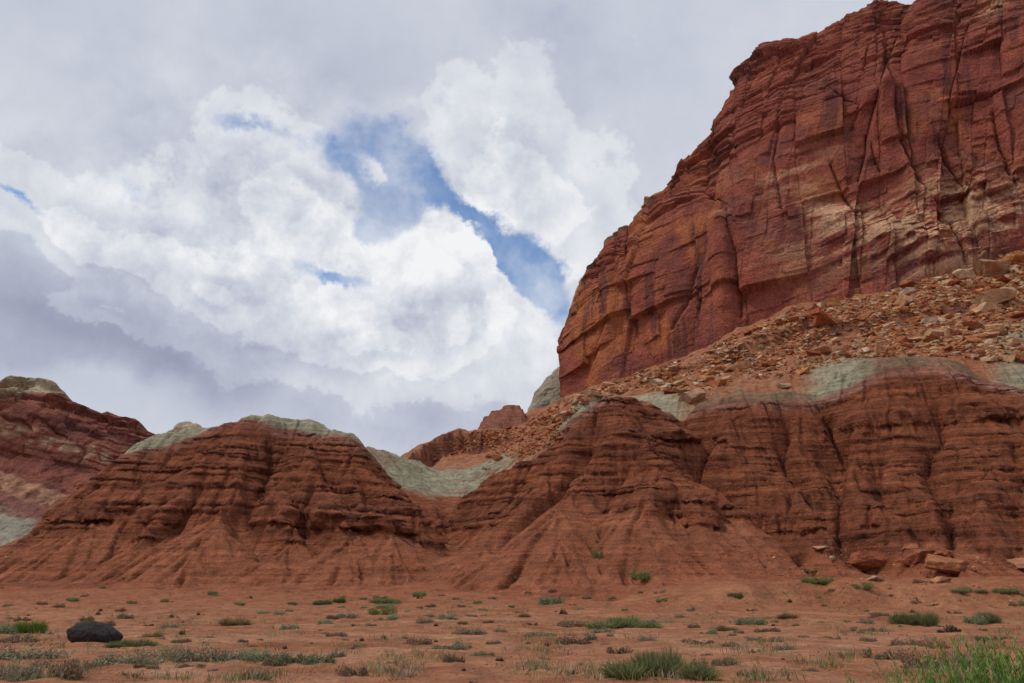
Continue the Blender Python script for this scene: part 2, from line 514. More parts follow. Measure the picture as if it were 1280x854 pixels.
def ridge_height(polys, slope, power, radius, spur=None, ncrest=1):
    best = np.full(GX.shape, -99.0)
    for ip, poly in enumerate(polys):
        if spur and ip == ncrest:
            slope, power, radius = spur
        pts = np.array([P(*p) for p in poly])
        for a, b in zip(pts[:-1], pts[1:]):
            ab = b[:2] - a[:2]
            lo, hi = np.minimum(a, b)[:2] - 48, np.maximum(a, b)[:2] + 48
            i0, i1 = np.searchsorted(cys, (lo[1], hi[1]))
            j0, j1 = np.searchsorted(cxs, (lo[0], hi[0]))
            if i1 <= i0 or j1 <= j0:
                continue
            X, Y = wx[i0:i1, j0:j1], wy[i0:i1, j0:j1]
            t = np.clip(((X - a[0]) * ab[0] + (Y - a[1]) * ab[1]) / (ab @ ab), 0, 1)
            d = np.hypot(X - a[0] - t * ab[0], Y - a[1] - t * ab[1])
            d = np.sqrt(d * d + radius ** 2) - radius
            z = a[2] + t * (b[2] - a[2])
            h = np.maximum(z - 0.9, 0.6)
            q = d * slope / h
            f = np.where(q < 1, np.power(np.clip(1 - q, 0, 1), power), -(q - 1) * 0.5)
            v = 0.9 + h * f
            s = best[i0:i1, j0:j1]
            k = 0.8                                    # soft union
            hh = np.clip(0.5 + 0.5 * (v - s) / k, 0, 1)
            best[i0:i1, j0:j1] = s * (1 - hh) + v * hh + k * hh * (1 - hh) * 0.5
    return best


HL = ridge_height(RIDGES['left'], 0.95, 1.4, 2.0, (1.2, 1.6, 1.2))
HC = ridge_height(RIDGES['centre'], 0.95, 1.4, 2.0, (1.15, 1.6, 1.3))
HR = ridge_height(RIDGES['right'], 1.0, 1.35, 3.0, (1.15, 1.55, 1.6))
hill = np.maximum(np.maximum(HL, HC), HR)
owner_c = np.argmax(np.stack([HL, np.maximum(HC, HR)]), 0)
# rough, stepped benches between the hills and the wall
rub = sstep(132, 150, GY)
bench = bench + rub * (1.1 * fbm(GX / 9.0, GY / 9.0, 61, 5, 0.55))


def add_step(line, height, width):
    """a low ledge whose top edge follows the line (higher side beyond it)"""
    pts = np.array([P(*p)[:2] for p in line])
    best = np.full(GX.shape, 1e9)
    sd = np.zeros(GX.shape)
    wxx, wyy = GX + 1.5 * fbm(GX / 5, GY / 5, 71, 3), GY + 1.5 * fbm(GX / 5, GY / 5, 72, 3)
    for a, b in zip(pts[:-1], pts[1:]):
        ab = b - a
        tt = ((wxx - a[0]) * ab[0] + (wyy - a[1]) * ab[1]) / (ab @ ab)
        t = np.clip(tt, 0, 1)
        d = np.hypot(wxx - a[0] - t * ab[0], wyy - a[1] - t * ab[1])
        s = np.sign(ab[0] * (wyy - a[1]) - ab[1] * (wxx - a[0]))
        m = d < best
        best = np.where(m, d, best)
        sd = np.where(m, s * d, sd)
    near = np.exp(-(np.maximum(best - 1.0, 0) / width) ** 2)
    return height * (sstep(-0.5, 0.5, sd) - 0.5) * near, near * (np.abs(sd + 0.6) < 1.5)


LEDGES = [[(690, 508, 205), (740, 490, 190), (800, 476, 182), (860, 462, 176), (905, 446, 172), (960, 420, 172), (1000, 412, 176)],
          [(1035, 415, 165), (1090, 402, 165), (1140, 392, 168), (1190, 378, 168)],
          [(520, 580, 196), (545, 562, 203), (575, 552, 206), (598, 556, 204), (606, 562, 200)]]
ledge_mask = np.zeros(GX.shape)
for ln, hgt in zip(LEDGES, (2.8, 2.0, 6.0)):
    dz, mk = add_step(ln, hgt, 5.0)
    bench = bench + dz
    ledge_mask = np.maximum(ledge_mask, mk)
# pale-topped knob on the middle ridge
kb = P(628, 512, 226)
BUTTE = ridge_height([[(602, 527, 226), (612, 514, 226), (630, 507, 226), (648, 504, 226), (653, 512, 226)]], 1.5, 0.9, 0.6)
BUTTE = BUTTE + 0.5 * fbm(GX / 3.0, GY / 3.0, 75, 3)
BUTTE = BUTTE * 0 + np.where(BUTTE > 40, np.floor(BUTTE / 1.6) * 1.6 + 1.6 * sstep(0.3, 0.9, BUTTE / 1.6 - np.floor(BUTTE / 1.6)), BUTTE)
BUTTE = np.where(np.hypot(GX - kb[0], GY - kb[1]) < 16, BUTTE, -99)
bench = np.maximum(bench, BUTTE)

T0 = np.maximum(np.maximum(hill, bench), G)
is_hill = sstep(-0.6, 0.6, hill - np.maximum(bench, G))


# ---------------------------------------------------------------- running water cuts the rills
def erode(H, mask, drops, steps, seed, inertia=0.25, k_er=0.16, k_dep=0.12, cap=2.2, maxd=0.05):
    r = np.random.default_rng(seed)
    ny, nx = H.shape
    prob = np.flatnonzero(mask.ravel())
    H = H.copy().ravel()
    for n in drops:
        start = r.choice(prob, n)
        x = (start % nx) + r.random(n)
        y = (start // nx) + r.random(n)
        x, y = np.clip(x, 1, nx - 3), np.clip(y, 1, ny - 3)
        dx = np.zeros(n)
        dy = np.zeros(n)
        sed = np.zeros(n)
        wat = np.ones(n)
        for s in range(steps):
            ix, iy = x.astype(int), y.astype(int)
            fx, fy = x - ix, y - iy
            i = iy * nx + ix
            h00, h10, h01, h11 = H[i], H[i + 1], H[i + nx], H[i + nx + 1]
            gx = (h10 - h00) * (1 - fy) + (h11 - h01) * fy
            gy = (h01 - h00) * (1 - fx) + (h11 - h10) * fx
            h = h00 * (1 - fx) * (1 - fy) + h10 * fx * (1 - fy) + h01 * (1 - fx) * fy + h11 * fx * fy
            dx = dx * inertia - gx * (1 - inertia)
            dy = dy * inertia - gy * (1 - inertia)
            L = np.hypot(dx, dy) + 1e-6
            dx, dy = dx / L, dy / L
            nxp, nyp = np.clip(x + dx, 1, nx - 3), np.clip(y + dy, 1, ny - 3)
            jx, jy = nxp.astype(int), nyp.astype(int)
            gx2, gy2 = nxp - jx, nyp - jy
            j = jy * nx + jx
            h2 = H[j] * (1 - gx2) * (1 - gy2) + H[j + 1] * gx2 * (1 - gy2) + H[j + nx] * (1 - gx2) * gy2 + H[j + nx + 1] * gx2 * gy2
            dh = h2 - h
            C = np.maximum(-dh, 0.01) * cap * wat
            dep = np.where(dh > 0, np.minimum(sed, dh), np.where(sed > C, (sed - C) * k_dep, 0))
            er = np.where((dh <= 0) & (sed < C), np.minimum(np.minimum((C - sed) * k_er, -dh), maxd), 0)
            amt = dep - er
            sed = sed - amt
            for off, w in ((0, (1 - fx) * (1 - fy)), (1, fx * (1 - fy)), (nx, (1 - fx) * fy), (nx + 1, fx * fy)):
                H += np.bincount(i + off, weights=amt * w, minlength=H.size)
            wat *= 0.985
            x, y = nxp, nyp
    return H.reshape(ny, nx)


hm = (hill > np.maximum(bench, G) - 0.3) | ((bench > G) & (GY < 175) & (GX > -60))


def hit_coarse(H, pts):
    d = px_dir(np.array([p[0] for p in pts], float), np.array([p[1] for p in pts], float))
    out = []
    for i in range(len(pts)):
        Y = np.arange(70, 200, 0.2)
        x, zz = d[0][i] / d[1][i] * Y, EYE + d[2][i] / d[1][i] * Y
        h = H[np.clip(((Y - CY0) / CD).astype(int), 0, H.shape[0] - 1), np.clip(((x - CX0) / CD).astype(int), 0, H.shape[1] - 1)]
        k = np.argmax(zz <= h)
        out.append((x[k], Y[k]))
    return np.array(out)


GULLIES = [([(868, 510), (873, 560), (905, 595), (950, 630), (1000, 668), (1045, 700)], 4.2, 1.9), ([(980, 498), (980, 540), (1000, 580), (1022, 615)], 3.0, 1.4),
           ([(1043, 490), (1045, 560), (1052, 600), (1048, 630), (1080, 668), (1096, 690)], 3.2, 1.5), ([(1085, 560), (1092, 600), (1118, 640), (1128, 672)], 1.1, 0.8),
           ([(1165, 500), (1172, 550), (1182, 590), (1185, 630), (1178, 668)], 2.0, 1.1), ([(1270, 560), (1268, 620), (1275, 680)], 1.2, 0.9), ([(1110, 560), (1095, 600)], .8, .6),
           ([(346, 548), (342, 590), (318, 640), (300, 700)], 2.4, 1.3), ([(405, 600), (385, 660), (378, 720)], 1.1, 0.8), ([(240, 600), (215, 650), (190, 700)], 1.0, 0.8), ([(470, 600), (472, 660), (480, 715)], 0.9, 0.8),
           ([(560, 640), (556, 690)], 1.6, 1.2), ([(720, 560), (690, 630), (640, 690), (610, 725)], 2.0, 1.1), ([(775, 560), (765, 620), (740, 680), (720, 725)], 1.1, 0.8), ([(830, 600), (835, 660), (850, 715)], 1.1, 0.8),
           ([(800, 665), (790, 700)], .9, .6), ([(840, 690), (830, 730)], 0.8, 0.6), ([(900, 640), (930, 690), (945, 720)], 1.0, 0.8)]
CARVE = []
# the deep cleft between the round-topped hill and the central one
vp = np.array([P(*p) for p in [(562, 632, 134), (560, 645, 124), (560, 668, 112), (556, 692, 101), (546, 722, 91), (535, 742, 82)]])
cut = np.full(GX.shape, 999.0)
for a, b in zip(vp[:-1], vp[1:]):
    ab = b[:2] - a[:2]
    t = np.clip(((wx - a[0]) * ab[0] + (wy - a[1]) * ab[1]) / (ab @ ab), 0, 1)
    d = np.hypot(wx - a[0] - t * ab[0], wy - a[1] - t * ab[1])
    cut = np.minimum(cut, a[2] + t * (b[2] - a[2]) + 1.25 * np.maximum(d - 0.7, 0))
T0 = np.where(GY < 140, np.minimum(T0, np.maximum(cut, G)), T0)
for pts, dep, wid in GULLIES:
    q = hit_coarse(T0, pts)
    best = np.full(GX.shape, 1e9)
    for a, b in zip(q[:-1], q[1:]):
        ab = b - a
        t = np.clip(((wx - a[0]) * ab[0] + (wy - a[1]) * ab[1]) / (ab @ ab + 1e-6), 0, 1)
        best = np.minimum(best, np.hypot(wx - a[0] - t * ab[0], wy - a[1] - t * ab[1]))
    T0 = T0 - dep * 1.2 * np.exp(-best / (1.6 * wid)) * is_hill
    CARVE.append((best, dep, wid))
def blur(a, n):
    for _ in range(n):
        a = (np.roll(a, 1, 0) + np.roll(a, -1, 0) + 2 * a) / 4
        a = (np.roll(a, 1, 1) + np.roll(a, -1, 1) + 2 * a) / 4
    return a


# aprons of washed-down mud lean against the beds: cones at one gentle angle
def cones(H, slope, n):
    A = H.copy()
    for k in range(n):
        for sh, dist in (((1, 0), 1), ((-1, 0), 1), ((0, 1), 1), ((0, -1), 1), ((1, 1), 1.414), ((1, -1), 1.414), ((-1, 1), 1.414), ((-1, -1), 1.414)):
            A = np.maximum(A, np.roll(np.roll(A, sh[0], 0), sh[1], 1) - slope * dist)
    return A


q = 3
zA = 7.4 + 2.2 * noise2(GX / 11.0, GY / 11.0, 151) + 3.6 * noise2(GX / 3.6, GY / 5.0, 153) + 3.6 * np.exp(-((GX - 10) / 9) ** 2) - 5.5 * np.exp(-((GX + 8.5) / 3.2) ** 2) - 1.5 * sstep(24, 34, GX) + 0.05 * np.clip(GY - 92, -10, 20)
src = np.where(is_hill > 0.5, np.minimum(T0, zA), -9.0)[::q, ::q]
Aq = blur(cones(src, 0.56 * CD * q, 36), 1)
Aq = Aq - 0.0
ax_, ay_ = cxs[::q], cys[::q]
APR = interp_matrix(cys, len(ay_), ay_[0], CD * q) @ Aq @ interp_matrix(cxs, len(ax_), ax_[0], CD * q).T
APR = np.where((GY < 126) & (hill > -3.5), APR, -9.0)
T0 = np.maximum(T0, APR)
core = sstep(-0.1, 0.9, T0 - APR)
is_hill = np.maximum(is_hill, sstep(0.0, 0.5, APR - G))
hm = hm | (APR > G)
hill = np.maximum(hill, APR)
rough0 = T0 + is_hill * core * 0.16 * fbm(GX / 3.0, GY / 3.0, 81, 3)
TE = erode(rough0, hm, [40000] * 2, 80, 5, maxd=0.03)
for best, dep, wid in CARVE:
    TE = TE - 0.75 * dep * np.exp(-(best / (0.75 * wid)) ** 1.5) * is_hill


def bil(a, y, x):
    y, x = np.clip(y, 0, a.shape[0] - 1.001), np.clip(x, 0, a.shape[1] - 1.001)
    i, j = y.astype(int), x.astype(int)
    fy, fx = (y - i).astype(np.float32), (x - j).astype(np.float32)
    return (a[i, j] * (1 - fx) + a[i, j + 1] * fx) * (1 - fy) + (a[i + 1, j] * (1 - fx) + a[i + 1, j + 1] * fx) * fy


def flutes(H, pre, seed, steps, nb_):
    """noise drawn out along the fall line: the fine rills that rain leaves"""
    gy_, gx_ = np.gradient(blur(H, pre))
    L = np.hypot(gx_, gy_) + 1e-6
    ux, uy = (gx_ / L).astype(np.float32), (gy_ / L).astype(np.float32)
    n = np.random.default_rng(seed).normal(size=H.shape).astype(np.float32)
    n = blur(n, nb_)
    n /= n.std()
    ii, jj = np.mgrid[0:H.shape[0], 0:H.shape[1]].astype(np.float32)
    acc = n.copy()
    for sgn in (-1, 1):
        y, x = ii.copy(), jj.copy()
        for k in range(steps):
            vx, vy = bil(ux, y, x), bil(uy, y, x)
            x, y = x + sgn * vx, y + sgn * vy
            acc += bil(n, y, x)
    acc = acc - blur(acc, 40)
    return acc / np.sqrt(blur(acc * acc, 50) + 1e-3)


lowz = blur((1 - core) * is_hill, 6)
TE = TE * (1 - 0.85 * lowz) + blur(TE, 16) * 0.85 * lowz
sub = slice(0, int((178 - CY0) / CD))
fl1, fl2 = np.zeros(TE.shape), np.zeros(TE.shape)
fl1[sub] = flutes(TE[sub], 4, 301, 16, 1)
fl2[sub] = flutes(TE[sub], 10, 303, 26, 3)
stp = np.hypot(*np.gradient(blur(TE, 3), CD))
rill = -0.40 * np.clip(-fl1 - 0.7, 0, 2) - (0.50 + 0.10 * core) * np.clip(-fl2 - 0.8, 0, 2) + 0.05 * np.clip(fl1, -1, 2) + 0.09 * np.clip(fl2, -1, 2)
wet = np.maximum(is_hill, 0.8 * (GX < 4) * sstep(176, 160, GY) * sstep(112, 120, GY))
TE = TE + rill * wet * sstep(0.15, 0.5, np.maximum(stp, 0.32 * (wet > is_hill)))

# ---------------------------------------------------------------- fine grid
fxs = np.concatenate([np.arange(-110.0, -84.0, 0.5), np.arange(-84.0, 92.0, 0.155), np.arange(92.0, 178.0, 0.45)])
fys = np.concatenate([np.arange(70.0, 131.0, 0.125), np.arange(131.0, 180.0, 0.30), np.arange(180.0, 258.0, 0.45)])
AY, AX = interp_matrix(fys, len(cys), CY0, CD), interp_matrix(fxs, len(cxs), CX0, CD)


def up(a):
    return AY @ a @ AX.T


FX, FY = np.meshgrid(fxs, fys)
TF = up(TE)
hillF, benchF, HLF = up(np.maximum(hill, -8)), up(np.maximum(bench, -8)), up(np.maximum(HL, -8))
HRCF = up(np.maximum(np.maximum(HC, HR), -8))
gF = ground_h(FX, FY)
isF = np.clip(up(is_hill), 0, 1)
coreF = np.clip(up(blur(core, 1)), 0, 1)
ledF = np.clip(up(ledge_mask), 0, 1)
owner = np.where(HLF >= HRCF, 0, 1)


TS = blur(TE, 14)
gyc, gxc = np.gradient(TS, CD)
GRX, GRY = up(gxc), up(gyc)
gl = np.hypot(GRX, GRY) + 1e-6
outx, outy = -GRX / gl, -GRY / gl
steep = sstep(0.15, 0.6, gl)

# beds: a warped height that every bed follows
bed = TF + 0.035 * FX * (owner == 0) - 0.01 * FX * (owner == 1) + 0.55 * fbm(FX / 22.0, FY / 22.0, 91, 3)
lat = FX * 0.8 + FY * 0.6
push = np.zeros(FX.shape)
hard = np.zeros(FX.shape)
LED = []
rl = np.random.default_rng(23)
z = 3.4
while z < 44:
    big = rl.random() < 0.24
    LED.append((z, (0.8 + 1.1 * rl.random()) if big else 0.18 + 0.34 * rl.random(), rl.integers(1000), big))
    z += 0.42 + 0.6 * rl.random() + (0.9 if big else 0)
knob = fbm(lat / 1.7, TF / 1.3, 97, 3)
for (zk, w, sd, big) in LED:
    # a hard bed: an upright face w high, a tread that runs back above it, a slight hollow below
    d = bed - zk - 0.3 * w * noise2(FX / 2.5, FY / 2.5, sd + 7)
    near = (d > -2.0) & (d < 6) & (isF > 0.02)
    dd = d[near]
    m = noise2(FX[near] / (16.0 if big else 9.0), FY[near] / 12.0, sd) + 0.55 * noise2(FX[near] / 3.0, FY[near] / 3.0, sd + 3) + 0.3 * noise2(FX[near] / 1.1, FY[near] / 1.1, sd + 5)
    m = np.clip((-0.05 if big else 0.50) + 1.1 * m, 0, 1.2)
    kn = 1 + 0.28 * knob[near]
    prof = np.where(dd < 0, -0.55 * w * np.exp(dd / (0.5 * w)), np.where(dd < w, (0.75 * w + dd * 0.45) * kn, 1.2 * w * np.exp(-(dd - w) / (0.9 * w)) * (1 + 0.28 * knob[near] * np.exp(-(dd - w) / .4))))
    push[near] += m * prof
    hard[near] = np.maximum(hard[near], m * sstep(-0.15, 0.05, dd) * sstep(w * 1.15 + .1, w * 0.8, dd))
foot = coreF
thin = noise2(bed * 2.9, lat * 0.02, 161) + 0.7 * noise2(bed * 5.2, lat * 0.03, 163)
push += 0.17 * np.clip(thin, -0.7, 1.0) * (0.5 + 0.5 * noise2(lat / 5.0, bed / 4.0, 165))
push = push * isF * steep * (0.03 + 0.97 * foot) * np.where(owner == 0, 0.95, np.where(FX < 27, 0.9, 0.7))
over0 = np.full(FX.shape, -1.0)
fine = 0.10 * fbm(FX / 1.3, FY / 1.3, 101, 3) * isF
fine = fine * (1 - 0.7 * sstep(-0.4, 0.4, over0))
TFZ = TF + fine + 0.5 * ledF * fbm(FX / 1.7, FY / 1.7, 103, 3)


# colours of the beds (linear reflectance)
def C(*c):
    return np.array(c, float)


RED, RED_D, RED_L = C(.275, .088, .040), C(.150, .048, .026), C(.390, .148, .074)
MAUVE, GREEN, OLIVE, TAN = C(.29, .130, .095), C(.33, .305, .205), C(.19, .13, .07), C(.36, .21, .12)


def bedcolor(b, x, y):
    s = 0.5 + 0.5 * noise2(b * 0.75, x * 0.01 + y * 0.004, 111)
    s2 = 0.5 + 0.5 * noise2(b * 2.6, x * 0.02, 113)
    s = s + 0.30 * noise2(b * 1.9, x * 0.015, 115)
    c = lerp3(RED_D, RED, np.clip(s * 1.2, 0, 1))
    dk = sstep(0.12, 0.55, noise2(b * 1.45, x * 0.03 + y * 0.02, 117)) * (0.55 + 0.45 * noise2(x / 9.0, y / 9.0 + b, 118))
    c = lerp3(c, RED_D * 0.72, np.clip(dk, 0, 1) * 0.8)
    c = lerp3(c, RED_L, np.clip(s2 * 1.3 - 0.78, 0, 1) * 0.9)
    return c


CAP = [(205, 556, 119), (240, 549, 119), (260, 543, 119), (282, 510, 119), (308, 515, 120), (345, 541, 117), (390, 538, 118), (420, 541, 118), (440, 546, 118), (458, 556, 117), (600, 597, 126), (545, 620, 126), (740, 515, 117), (690, 552, 118), (757, 476, 118), (790, 500, 122), (850, 510, 124), (880, 502, 124), (920, 499, 125), (985, 503, 124), (1020, 503, 123), (1045, 497, 122), (1070, 470, 122), (1140, 454, 122), (1200, 458, 119), (1250, 484, 116)]
capp = np.array([P(*p) for p in CAP])
capz = tps_fit(capp[:, :2], capp[:, 2], 0.004)
cc = interp_matrix(fys, len(ky), CY0, 4.0) @ capz(BX, BY) @ interp_matrix(fxs, len(kx), CX0, 4.0).T
over = TF - cc + 0.0 + 0.5 * noise2(FX / 5.0, FY / 5.0, 121) + 0.25 * noise2(FX / 1.5, FY / 1.5, 122)
push = push * (1 - 0.9 * sstep(-0.9, 0.1, over) * (FY < 137))
VX, VY = FX + outx * push, FY + outy * push
col = bedcolor(bed, FX, FY)
col = lerp3(col, RED_D * 0.85, np.clip(hard, 0, 1) * 0.6 * foot)
mot = 0.5 + 0.5 * fbm(FX / 6.0, FY / 6.0, 125, 3)
low = (1 - coreF) * isF + (1 - isF) * (TF < 8)
col = lerp3(col, lerp3(RED, RED_L, np.clip(mot, 0, 1)), low * 0.5)
hillcap = isF * (FY < 137)
col = lerp3(col, MAUVE, hillcap * sstep(-2.2, -0.6, over) * 0.7)
bpx = 640 + FX / FY * 996 * 0.965
gpatch = np.exp(-((bpx - 1050) / 40) ** 4) + np.exp(-((bpx - 815) / 40) ** 4) + (bpx > 1235)
col = lerp3(col, C(.40, .27, .21), hillcap * (owner == 1) * np.exp(-((over + 1.15) / 0.16) ** 2) * np.clip(0.45 + 0.6 * noise2(FX / 6, FY / 6, 128), 0, 1))
capc = lerp3(GREEN, lerp3(OLIVE, C(.26, .15, .10), np.clip(0.5 + noise2(FX / 4, FY / 4, 127), 0, 1)), (owner == 1) * (bpx > 760) * np.clip(1 - gpatch, 0, 1))
capc = capc * (0.9 + 0.2 * np.clip(0.5 + 0.5 * fbm(FX / 3, FY / 3, 129, 3), 0, 1))[..., None]
col = lerp3(col, capc, hillcap * sstep(-0.6, 0.3, over))
# benches behind: grey-green saddle, red rubble, purple ledges
bpx = 640 + FX / FY * 996 * 0.965
RUB = lerp3(C(.34, .128, .065), TAN, np.clip(0.3 + 0.7 * fbm(FX / 5, FY / 5, 131, 4), 0, 1) * 0.7)
sad = 1 - sstep(0, 1, (FY - (168 + 8 * noise2(FX / 9, FY / 9, 133))) / 12.0)
sad = sad * sstep(665, 620, bpx + 12 * noise2(FX / 6, FY / 6, 134))
benchred = bedcolor(bed, FX, FY)
benchcol = lerp3(RUB, lerp3(GREEN * 0.95, MAUVE, np.clip(0.95 * fbm(FX / 7, FY / 7, 135, 4) - 0.05, 0, 0.9)), sad)
zone = np.exp(-((bpx - 1050) / 42) ** 4) + np.exp(-((bpx - 815) / 42) ** 4) + np.exp(-((bpx - 1290) / 45) ** 4) + 0.0
benchcol = lerp3(benchcol, benchred, sad * sstep(0.6, -0.6, over + 0.6) * (FY < 140))
gr = np.clip(zone, 0, 1) * sstep(150, 142, FY + 4 * noise2(FX / 5, FY / 5, 137) - 8 * (bpx > 1200))
benchcol = lerp3(benchcol, GREEN, gr * (bpx > 700) * 0.9)
benchcol = lerp3(benchcol, C(.13, .056, .047), ledF * np.clip(0.35 + 0.6 * fbm(FX / 5.0, FY / 5.0, 139, 3), 0, 0.8))
butF = sstep(-1, 0.5, up(np.maximum(BUTTE, -20)) - benchF + 0.8) * (FY > 208)
benchcol = lerp3(benchcol, C(.26, .105, .07), butF)
isC = np.maximum(isF, sstep(-0.3, 0.5, hillF - benchF) * (FY < 105))
col = lerp3(benchcol, col, isC)

V = np.stack([VX, VY, TFZ], -1)
above = np.maximum(np.maximum(hillF, benchF) - gF, TF - gF - 0.12)
V[..., 2] -= 0.5 * sstep(0.15, -0.5, above)
vis = above > -0.6
fk = vis[:-1, :-1] & vis[1:, :-1] & vis[:-1, 1:] & vis[1:, 1:]
fo = owner[:-1, :-1]
fh = isC[:-1, :-1] > 0.5
verts, colr = V.reshape(-1, 3), col.reshape(-1, 3)
for nm, sel, lab, cat in (
        ('hill', fk & fh & (fo == 0), 'round-topped red banded hill with pale green cap left of the gully', 'hill'),
        ('hill', fk & fh & (fo == 1), 'broad red banded hills with dark ledges below the big cliff', 'hill'),
        ('slope', fk & ~fh, 'grey green saddle and red rubble slope rising behind the hills', 'slope')):
    vv, ff, cc2 = compact(verts, grid_faces(*FX.shape, sel), colr)
    o = link(nm, mesh_from(nm, vv, ff, MAT_EARTH, cc2))
    tag(o, lab, cat, None, 'structure')


def terrain_h(x, y):
    """height of whatever ground lies at x, y"""
    ix = np.clip(np.searchsorted(fxs, x) - 1, 0, len(fxs) - 2)
    iy = np.clip(np.searchsorted(fys, y) - 1, 0, len(fys) - 2)
    tx = np.clip((x - fxs[ix]) / (fxs[ix + 1] - fxs[ix]), 0, 1)
    ty = np.clip((y - fys[iy]) / (fys[iy + 1] - fys[iy]), 0, 1)
    h = (V[iy, ix, 2] * (1 - tx) + V[iy, ix + 1, 2] * tx) * (1 - ty) + (V[iy + 1, ix, 2] * (1 - tx) + V[iy + 1, ix + 1, 2] * tx) * ty
    ok = vis[iy, ix] & (y > fys[0])
    g = ground_h(x, y)
    return np.where(ok, np.maximum(h, g), g)


def hit(px, py):
    """where the line of sight meets the terrain (first crossing, from near to far)"""
    px, py = np.atleast_1d(np.asarray(px, float)), np.atleast_1d(np.asarray(py, float))
    d = px_dir(px, py)
    res = np.full((len(px), 3), np.nan)
    Ys = np.concatenate([np.arange(4, 60, 0.2), np.arange(60, 250, 0.35)])
    act = np.arange(len(px))
    for Y in Ys:
        x, zz = d[0][act] / d[1][act] * Y, EYE + d[2][act] / d[1][act] * Y
        h = terrain_h(x, np.full(len(act), Y))
        m = zz <= h
        res[act[m]] = np.stack([x, np.full(len(act), Y), h], -1)[m]
        act = act[~m]
        if not len(act):
            break
    return res


def ledge_at(x, y):
    return ledF[np.clip(np.searchsorted(fys, y) - 1, 0, len(fys) - 1), np.clip(np.searchsorted(fxs, x) - 1, 0, len(fxs) - 1)]


# ---------------------------------------------------------------- ground
gx = np.concatenate([-np.geomspace(3000, 62, 40), np.arange(-60, 60.1, 0.22), np.geomspace(62, 3000, 40)])
gy = np.concatenate([-np.geomspace(3000, 4, 40), np.arange(-3, 12, 1.0), np.arange(12, 104, 0.22), np.geomspace(104.5, 6000, 60)])
X, Y = np.meshgrid(gx, gy)
Zg = ground_h(X, Y)
near = (np.abs(X) < 61) & (Y > 8) & (Y < 104)
Zg = Zg + near * (0.05 * fbm(X / 0.9, Y / 0.9, 141, 3) + 0.06 * np.maximum(noise2(X / 1.6, Y / 1.6, 142) - 0.15, 0))
gm = 0.5 + 0.5 * fbm(X / 7.0, Y / 5.0, 143, 4)
gcol = lerp3(C(.285, .110, .052), C(.380, .176, .091), np.clip(gm, 0, 1))
gcol = lerp3(gcol, C(.235, .084, .042), sstep(0.0, 0.6, fbm(X / 3.0, Y / 2.4, 145, 3)) * 0.6)
gcol = lerp3(gcol, C(.45, .235, .135), sstep(0.0, 0.8, fbm(X / 8.0, Y / 4.0, 147, 3)) * 0.6 * sstep(52, 30, Y))
wash = sstep(0.62, 0.95, ridged(X / 13.0 + 0.3 * Y / 9.0, Y / 16.0, 149, 3) * 0.6)
gcol = lerp3(gcol, C(.43, .225, .135), wash * 0.55 * sstep(75, 50, Y))
gcol = lerp3(gcol, RED, sstep(50, 85, Y) * 0.6)
o = link('ground', mesh_from('ground', np.stack([X, Y, Zg], -1).reshape(-1, 3), grid_faces(*X.shape), MAT_GROUND, gcol.reshape(-1, 3)))
tag(o, 'flat red desert floor dotted with scrub in front of the hills', 'ground', None, 'structure')

# ---------------------------------------------------------------- the big sandstone wall
def polyline(pts, px):
    a = np.array(pts, float)
    return np.stack([np.interp(px, a[:, 0], a[:, k]) for k in (1, 2)], -1)


def lines_of_sight(px, py, Y):
    d = px_dir(px, py)
    return np.stack([d[0] / d[1] * Y, Y, EYE + d[2] / d[1] * Y], -1)


cpx = np.concatenate([np.arange(700, 1300, 0.62), np.arange(1300, 1641, 2.5)])
cb, ct = polyline(CLIFF_BASE, cpx), polyline(CLIFF_TOP, cpx)
B3, T3 = lines_of_sight(cpx, cb[:, 0], cb[:, 1]), lines_of_sight(cpx, ct[:, 0], ct[:, 1])
cr = np.random.default_rng(5)
# the end of the wall turns the corner and runs back
nb = 70
back = np.linspace(90, 0.6, nb)[:, None]
turn = np.array([[0.22, 1.0, 0.0]])
B3 = np.vstack([B3[0] + turn * back, B3])
T3 = np.vstack([T3[0] + turn * back, T3])
v_rows = np.concatenate([np.linspace(-0.12, 0, 8)[:-1], np.linspace(0, 1, 560)])
vv = v_rows[:, None, None]
w = 0.42 * v_rows + 0.58 * np.abs(v_rows) ** 2.6 * np.sign(v_rows)
w[v_rows < 0] = 0.42 * v_rows[v_rows < 0]
Pz = B3[None, :, 2] + (T3 - B3)[None, :, 2] * v_rows[:, None]
Pxy = B3[None, :, :2] + (T3 - B3)[None, :, :2] * w[:, None, None]
S = np.concatenate([Pxy, Pz[..., None]], -1)
# top: falls away behind the rim
nt = 26
tr = np.linspace(0, 1, nt + 1)[1:]
topr = T3[None] + np.stack([30 * tr, 70 * tr, -34 * tr ** 1.4], -1)[:, None, :]
S = np.vstack([S, topr])
ny, nx = S.shape[:2]
vfull = np.concatenate([v_rows, np.full(nt, 1.0)])[:, None] * np.ones((1, nx))
pxfull = np.concatenate([np.full(nb, 700.0), cpx])[None, :] * np.ones((ny, 1))
arc = np.concatenate([[0], np.cumsum(np.hypot(*np.diff(B3[:, :2], axis=0).T))])
U = arc[None, :] * np.ones((ny, 1))
Z = S[..., 2]
du = np.gradient(S, axis=1)
dv = np.gradient(S, axis=0)
nrm = np.cross(du, dv)
nrm /= np.linalg.norm(nrm, axis=-1, keepdims=True) + 1e-9
for _ in range(12):
    nrm[1:-1] = (nrm[:-2] + 2 * nrm[1:-1] + nrm[2:]) / 4
    nrm[:, 1:-1] = (nrm[:, :-2] + 2 * nrm[:, 1:-1] + nrm[:, 2:]) / 4
nrm /= np.linalg.norm(nrm, axis=-1, keepdims=True) + 1e-9
if (nrm[40, nb + 200] @ np.array([0, -1, 0])) < 0:
    nrm = -nrm

